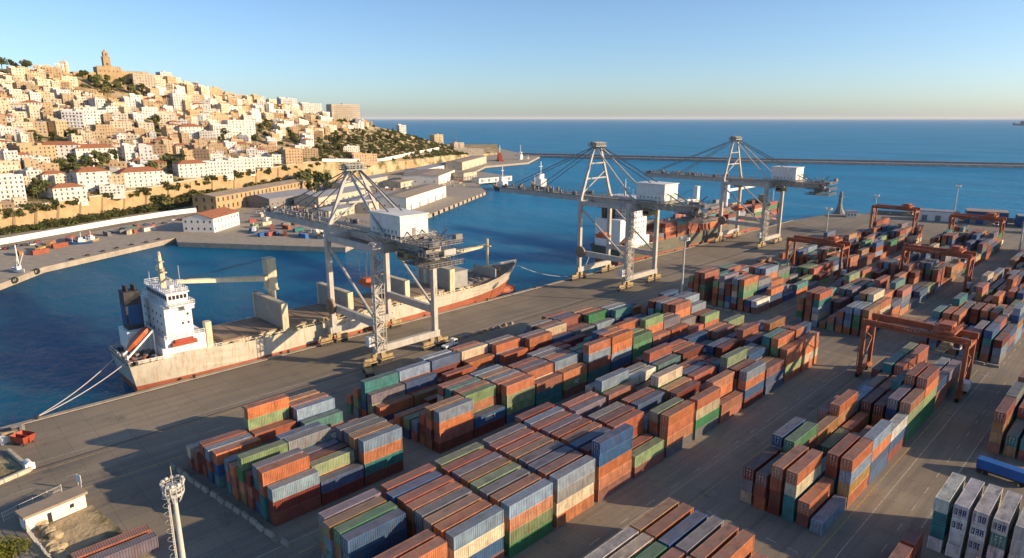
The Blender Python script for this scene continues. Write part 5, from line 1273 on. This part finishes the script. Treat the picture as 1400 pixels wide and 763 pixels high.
# stored containers, crates and small craft on the left quays: each its own
LQ = [('r',92,330),('b',100,333),('k',108,331),('r',118,327),('s',58,343),('r',72,340),('n',66,337),('n',30,350),('r',44,349),('m',52,346),('s',150,323),('s',163,320),('c',176,321),('r',186,319),('w',196,317),('p',206,314),('r',190,313),('t',170,317),
      ('k',343,318),('y',352,312),('c',358,309),('r',372,314),('b',380,322),('p',366,323),('d',390,323),('r',396,314),('t',402,318),('d',412,324),('k',420,326),('c',428,319),('m',436,325),('t',446,324),('k',354,324),('r',405,308),('w',440,317),('s',386,310)]
NEAR = {'b':'blue','k':'bright blue'}
LQL = []
for i, (cd, px, py) in enumerate(LQ):
    p = G(px, py); side_ = 'left quay' if px < 260 else 'low pier'; nm = PAL[cd][0]
    cnt = sum(1 for c2, x2, y2 in LQ if c2 == cd and (x2 < 260) == (px < 260) and x2 < px)
    LQL.append((p, cd, f"{nm} container on the {side_}, {ORD[cnt+1]} {nm} one from the left", R(60 + 40*math.sin(i*2.1))))
for i, (px, py, lab, hl) in enumerate(((348,317,'blue-hulled small boat laid up beside the port office','blue_paint'), (432,322,'white small boat laid up near the tip of the low pier','white'), (110,333,'blue small boat laid up among the containers of the left quay','blue_paint'), (124,330,'yellowish small boat laid up at the right of the blue one','yellow'), (26,371,'white small boat with a mast laid up at the near end of the left quay','white'), (448,325,'teal small boat at the very tip of the low pier','blue_paint'))):
    boat(px, py, 13, hl, lab, rz=.9 + i, z=.3)
for i in range(9):                                    # tyre fenders on the left quay face
    px, py = [(50,371),(98,356.5),(141,345.5),(180,336.5),(217,329),(20,383),(120,351),(160,341),(200,333)][i]; p = G(px, py, -.6); m = MB()
    for k in range(12): a, b = k*math.pi/6, (k+1)*math.pi/6; m.beam((0,1.25*math.cos(a),1.25*math.sin(a)),(0,1.25*math.cos(b),1.25*math.sin(b)),.7,.7)
    tag(m.build('tyre_fender', M['rubber'], None, tuple(p), R(20)), f'black tyre fender on the left quay face, number {ORD[1+sorted([50,98,141,180,217,20,120,160,200]).index(px)]} from left', 'fender', 'tyre fenders on the left quay')
for i in range(13):
    f = i/12; q0, q1 = G(592,293,-1), G(664,263.5,-1); p = q0.lerp(q1, f); m = MB(); m.bx(-.9,-1.3,-1.6,.9,1.3,.8); m.tube((0,0,-1.4),(0,0,1),1.0,8)
    tag(m.build('pier_fender', M['rubber'], None, tuple(p), R(40)), f'black fender block, {ORD[i+1]} from the near end of the far pier', 'fender', 'fender blocks on the far pier')
p = G(27,372); t = thing('quay_derrick', 'small white derrick post at the near end of the left quay', 'derrick', (p.x,p.y,0))
m = MB(); m.bx(-.9,-.9,0,.9,.9,1.5); m.tube((0,0,1.5),(0,0,14),.4,8,.25); part(m, 'post', 'white', t); m = MB(); m.beam((0,0,2.5),(4.5,2,10),.4,.4); part(m, 'jib', 'white', t)
p = T(628, .6); t = thing('tower_crane', 'thin distant crane with raised jib behind the headland tip', 'crane', tuple(p))
m = MB(); m.beam((0,0,-4),(0,0,14),1.6,1.6); part(m, 'mast', 'grey_steel', t); m = MB(); m.beam((0,0,13),(-9,-12,44),1.4,1.4,0,.7,.7); part(m, 'jib', 'grey_steel', t)
rl = random.Random(8)
m = MB()
for i in range(170):
    px = rl.uniform(345, 640); f = (px-345)/295; py = 296 - 52*f + rl.uniform(-9,10)
    p = G(px, py); m.box((p.x, p.y, .9), (rl.uniform(1.5,5), rl.uniform(1.5,3), rl.uniform(1,3.2)), rl.uniform(0,3), rl.randrange(5))
tag(m.build('stored_goods', [M[k] for k in ('pale_stone','white','deck','grey_steel','dirty_red')]), kind='stuff')
# parked cars on the corniche strip at left
CARC = [('white','white'),('grey_steel','grey'),('dirty_red','red'),('dark_steel','black'),('blue_paint','dark blue')]
def car_mesh():
    b, g, w = MB(), MB(), MB()
    b.add([(-.9,-2.1,.35),(.9,-2.1,.35),(.9,2.1,.35),(-.9,2.1,.35),(-.9,-2.1,.9),(.9,-2.1,.9),(.9,2.1,.8),(-.9,2.1,.8)], [(0,3,2,1),(4,5,6,7),(0,1,5,4),(1,2,6,5),(2,3,7,6),(3,0,4,7)])
    b.bx(-.62,-1.2,1.38,.62,.5,1.45)
    g.add([(-.85,-1.8,.9),(.85,-1.8,.9),(.85,1.2,.85),(-.85,1.2,.85),(-.62,-1.2,1.38),(.62,-1.2,1.38),(.62,.5,1.38),(-.62,.5,1.38)], [(0,1,5,4),(1,2,6,5),(2,3,7,6),(3,0,4,7)])
    for x in (-.8,.8):
        for y in (-1.3,1.35): w.tube((x-.1,y,.33),(x+.1,y,.33),.33,10)
    return b, g, w
cb_, cg_, cw_ = car_mesh(); CB = {k: cb_.mesh('car', M[k]) for k, _ in CARC}; CG = cg_.mesh('window', M['glass']); CWH = cw_.mesh('wheel', M['rubber'])
for i in range(22):
    px = [0,9,17,26,35,44,52,150,158,167,176,186,200,212,225,236,246,250,256,262,268,274][i]; py = 341 - px*.18 + (i % 3)*1.2 + (3 if px > 140 else 0)
    p = G(px, py); mt, cn = CARC[(i*7) % 5]
    o = obj('parked_car', CB[mt], None, (p.x, p.y, .02), R(15 + 20*(i % 2))); tag(o, f'{cn} car, {ORD[i+1]} from left of those parked behind the left quay', 'car', 'cars parked behind the left quay')
    obj('window', CG, o); obj('wheel', CWH, o)

# ------------------------------------------------------------------ trees and shrubs
def crown(n, rx, rz, leaf, seed, clumps=9):
    r_ = random.Random(seed); m = MB(); cs = []
    for i in range(clumps):
        a = r_.uniform(0, 6.28); q = r_.uniform(0, .75); cs.append((rx*q*math.cos(a), rx*q*math.sin(a), r_.uniform(-.5,.75)*rz, r_.uniform(.38,.6)*rx))
    for i in range(n):
        cx, cy, cz, cr = r_.choice(cs); d = Vector((r_.gauss(0,1), r_.gauss(0,1), r_.gauss(0,1))).normalized()*cr*r_.uniform(.55,1.05)
        c = Vector((cx, cy, cz)) + Vector((d.x, d.y, d.z*.8)); u = Vector((r_.gauss(0,1), r_.gauss(0,1), r_.gauss(0,1))).normalized(); w = u.orthogonal().normalized()
        s = leaf*r_.uniform(.6,1.3); m.add([c-u*s-w*s*.6, c+u*s-w*s*.5, c+u*s*.8+w*s*.7, c-u*s*.7+w*s*.6], [(0,1,2,3)])
    return m
def trunk(h, r): m = MB(); m.tube((0,0,-2),(0,0,h),r,7,r*.55); m.tube((0,0,h*.6),(h*.2,.3,h*1.15),r*.45,5,r*.2); m.tube((0,0,h*.65),(-h*.18,-h*.12,h*1.2),r*.4,5,r*.2); return m.mesh('trunk', M['wood'])
CRM = {}
for mat in ('leaf', 'leaf_dry'):
    CRM[mat] = [crown(420, 4.2, 2.6, .62, 5+i).mesh('crown', M[mat]) for i in range(3)] + [crown(340, 2.2, 5.0, .6, 15+i).mesh('crown', M[mat]) for i in range(2)]
TRK = trunk(5, .35)
gn = ['at the upper left edge of the skyline','below the fortress','below the fortress at right','at the left foot of the fortress','beside the bluish white block','left of the bluish white block','behind the white five-storey building with small red roof','left of the red-roofed houses above the wall','right of the large hotel-like building','on the right slope near the largest white block','below the bend of the wall','beside the bright white five-storey block','behind the tall white block at the left edge','on the ridge slope left of the apartment block','right of the largest white block','below the long cream apartment block','on the headland slope','under the fortress wall','in the middle of the town','between the two buildings on the wall','above the ochre house at the bend']
rt = random.Random(17)
for gi, (gx, gy, gw, gh_) in enumerate(GROVES):
    n = max(3, int(gw*gh_/30)) if gi != 16 else 16
    spots = []
    for k in range(n):
        a, q = rt.uniform(0, 6.28), math.sqrt(rt.random()); spots.append((gx + gw*q*math.cos(a)*.9, gy + gh_*q*math.sin(a)*.8 + 5))
    for k, (px, py) in enumerate(sorted(spots)):
        s = S_AT(px, py) if gi != 10 else 0
        p = T(px, s) if gi != 10 else G(px, 262 - (248-py)*.35); mat = rt.choice(['leaf','leaf','leaf_dry'])
        o = thing('tree', f"{'dark green' if mat == 'leaf' else 'olive green'} tree {gn[gi]}, {ORD[k+1]} from left", 'tree', (p.x, p.y, p.z), rt.uniform(0,6), 'trees on the hill')
        sc = rt.uniform(.8,1.35)*(1.6 if gi == 10 else 1); o.scale = (sc, sc, sc); cr = obj('crown', rt.choice(CRM[mat]), o, (0,0,6.2)); obj('trunk', TRK, o)
for k, px in enumerate([192,199,206,214,222,229,237,246,254,262,270,279,288,297,306,346,354,362,371,380,389,398]):
    pb = AT(px, interp(PY_B, px), DB(px) - rt.uniform(4, 13)); mat = rt.choice(['leaf','leaf_dry'])
    o = thing('tree', f"{'dark green' if mat == 'leaf' else 'olive green'} bushy tree at the foot of the wall, {ORD[k+1]} from left", 'tree', (pb.x, pb.y, 0), rt.uniform(0,6), 'trees at the foot of the wall')
    sc = rt.uniform(1.4, 2.3) if px > 220 else rt.uniform(.8, 1.4); o.scale = (sc, sc, sc*.8); obj('crown', rt.choice(CRM[mat][:3]), o, (0,0,4.0)); obj('trunk', TRK, o)
sh = MB(); shd = MB(); base = [crown(46, 2.4, 1.3, .75, 80+i, 5) for i in range(5)]
for i in range(2000):
    z_ = rt.random()
    if z_ < .6: px = rt.uniform(425, 655); s = rt.uniform(.02, 1.0)
    elif z_ < .8: px = rt.uniform(-60, 440); s = -1
    else: px = rt.uniform(-60, 430); s = rt.uniform(0, .9)
    if s >= 0:
        if rt.random() < .12 and 500 < px: continue
        p = T(px, s)
    else: f = rt.uniform(0, .25)**1.0; p = wall_pt(px, f if f < .2 else rt.uniform(.8, 1), 2.5 + rt.uniform(0, 8)*(f < .2)); p.z = max(0, p.z - .5)
    b = rt.choice(base); k = rt.uniform(.7,1.9); tgt = sh if rt.random() < .6 else shd
    tgt.add([(p.x + x*k, p.y + y*k, p.z + .6 + z*k) for x, y, z in b.v], b.f)
tag(sh.build('shrub_cover', M['leaf']), kind='stuff'); tag(shd.build('dry_shrub_cover', M['leaf_dry']), kind='stuff')
p = G(8, 790); o = thing('tree', 'bright yellow-green leafy tree in the bottom left corner', 'tree', (p.x, p.y, 0))
crown(2600, 3.4, 2.4, .2, 5, 14).build('crown', M['leaf_lime'], o, (0,0,4.2)); obj('trunk', trunk(3.4, .25), o)

# ------------------------------------------------------------------ sea haze
hz, ns_, ls_, b_ = nodes_mat('air_haze'); ns_.remove(b_)
pv = ns_.new('ShaderNodeVolumePrincipled'); pv.inputs['Density'].default_value = HAZE; pv.inputs['Color'].default_value = (.93, .96, 1, 1); pv.inputs['Anisotropy'].default_value = 0
ls_.new(pv.outputs[0], ns_['Material Output'].inputs['Volume'])
hb = MB(); hb.bx(-92000, -92000, -10.5, 92000, 92000, 230); tag(hb.build('haze', hz), kind='stuff')
S.cycles.volume_bounces = 0

# ------------------------------------------------------------------ containers, written last
cand = [c for c in CELLS if c['score'] > 0]
LQN = len(LQL)
cand.sort(key=lambda c: -c['score']); single = cand[:300 - LQN]; sid = set(id(c) for c in single)
made = {}
for c in single: made[c.get('key')] = make_container(c)
for p, cd, lab, rz in LQL:
    o = obj('shipping_container', HI_ME, None, (p.x, p.y, .02), rz); j = random.uniform(.85,1.15); o.color = (*[v*j for v in PAL[cd][1]], 1); o.scale = (1, .75, 1); tag(o, lab, 'container', 'containers stored across the basin')
join_containers([c for c in CELLS if id(c) not in sid], 'container_stacks')
def letter(key, x, y0, z, w, h, n, mat, seed, face='side'):
    o = made.get(key)
    if o is None: return
    m = strokes(n, w, h, seed); q = part(m, 'lettering', mat, o)
    sy = 1 / o.scale.y
    if face == 'side': q.rotation_euler = (0,0,R(90)); q.location = (CW/2 + .01, y0*sy, z)
    else: q.location = (x, -.05*sy if c else 0, z)
    return q
Q = 'the quayside block'
letter((Q,10,11,2), 0, 1.6, .8, 7.2, 1.1, 9, 'mark_white', 3); letter((Q,4,11,1), 0, 3.4, .9, 4.2, 1.0, 5, 'mark_white', 4); letter((Q,7,11,1), 0, 4.6, .7, 3.0, 1.2, 2, 'mark_white', 5); letter((Q,7,11,0), 0, 2.4, .9, 5.6, .7, 8, 'mark_white', 6)
Wb = 'the white reefer stack'
for i, t_ in ((1,3),(1,2),(1,1),(2,3),(2,2),(3,3),(2,1)): letter((Wb,0,i,t_), -.95, 0, .7, 1.9, 1.2, 3, 'mark_blue', 10+i+t_, 'end')
print('containers', len(CELLS), 'single', len(single), 'houses', len(HOUSES), len(rest), 'objects', len(bpy.data.objects))
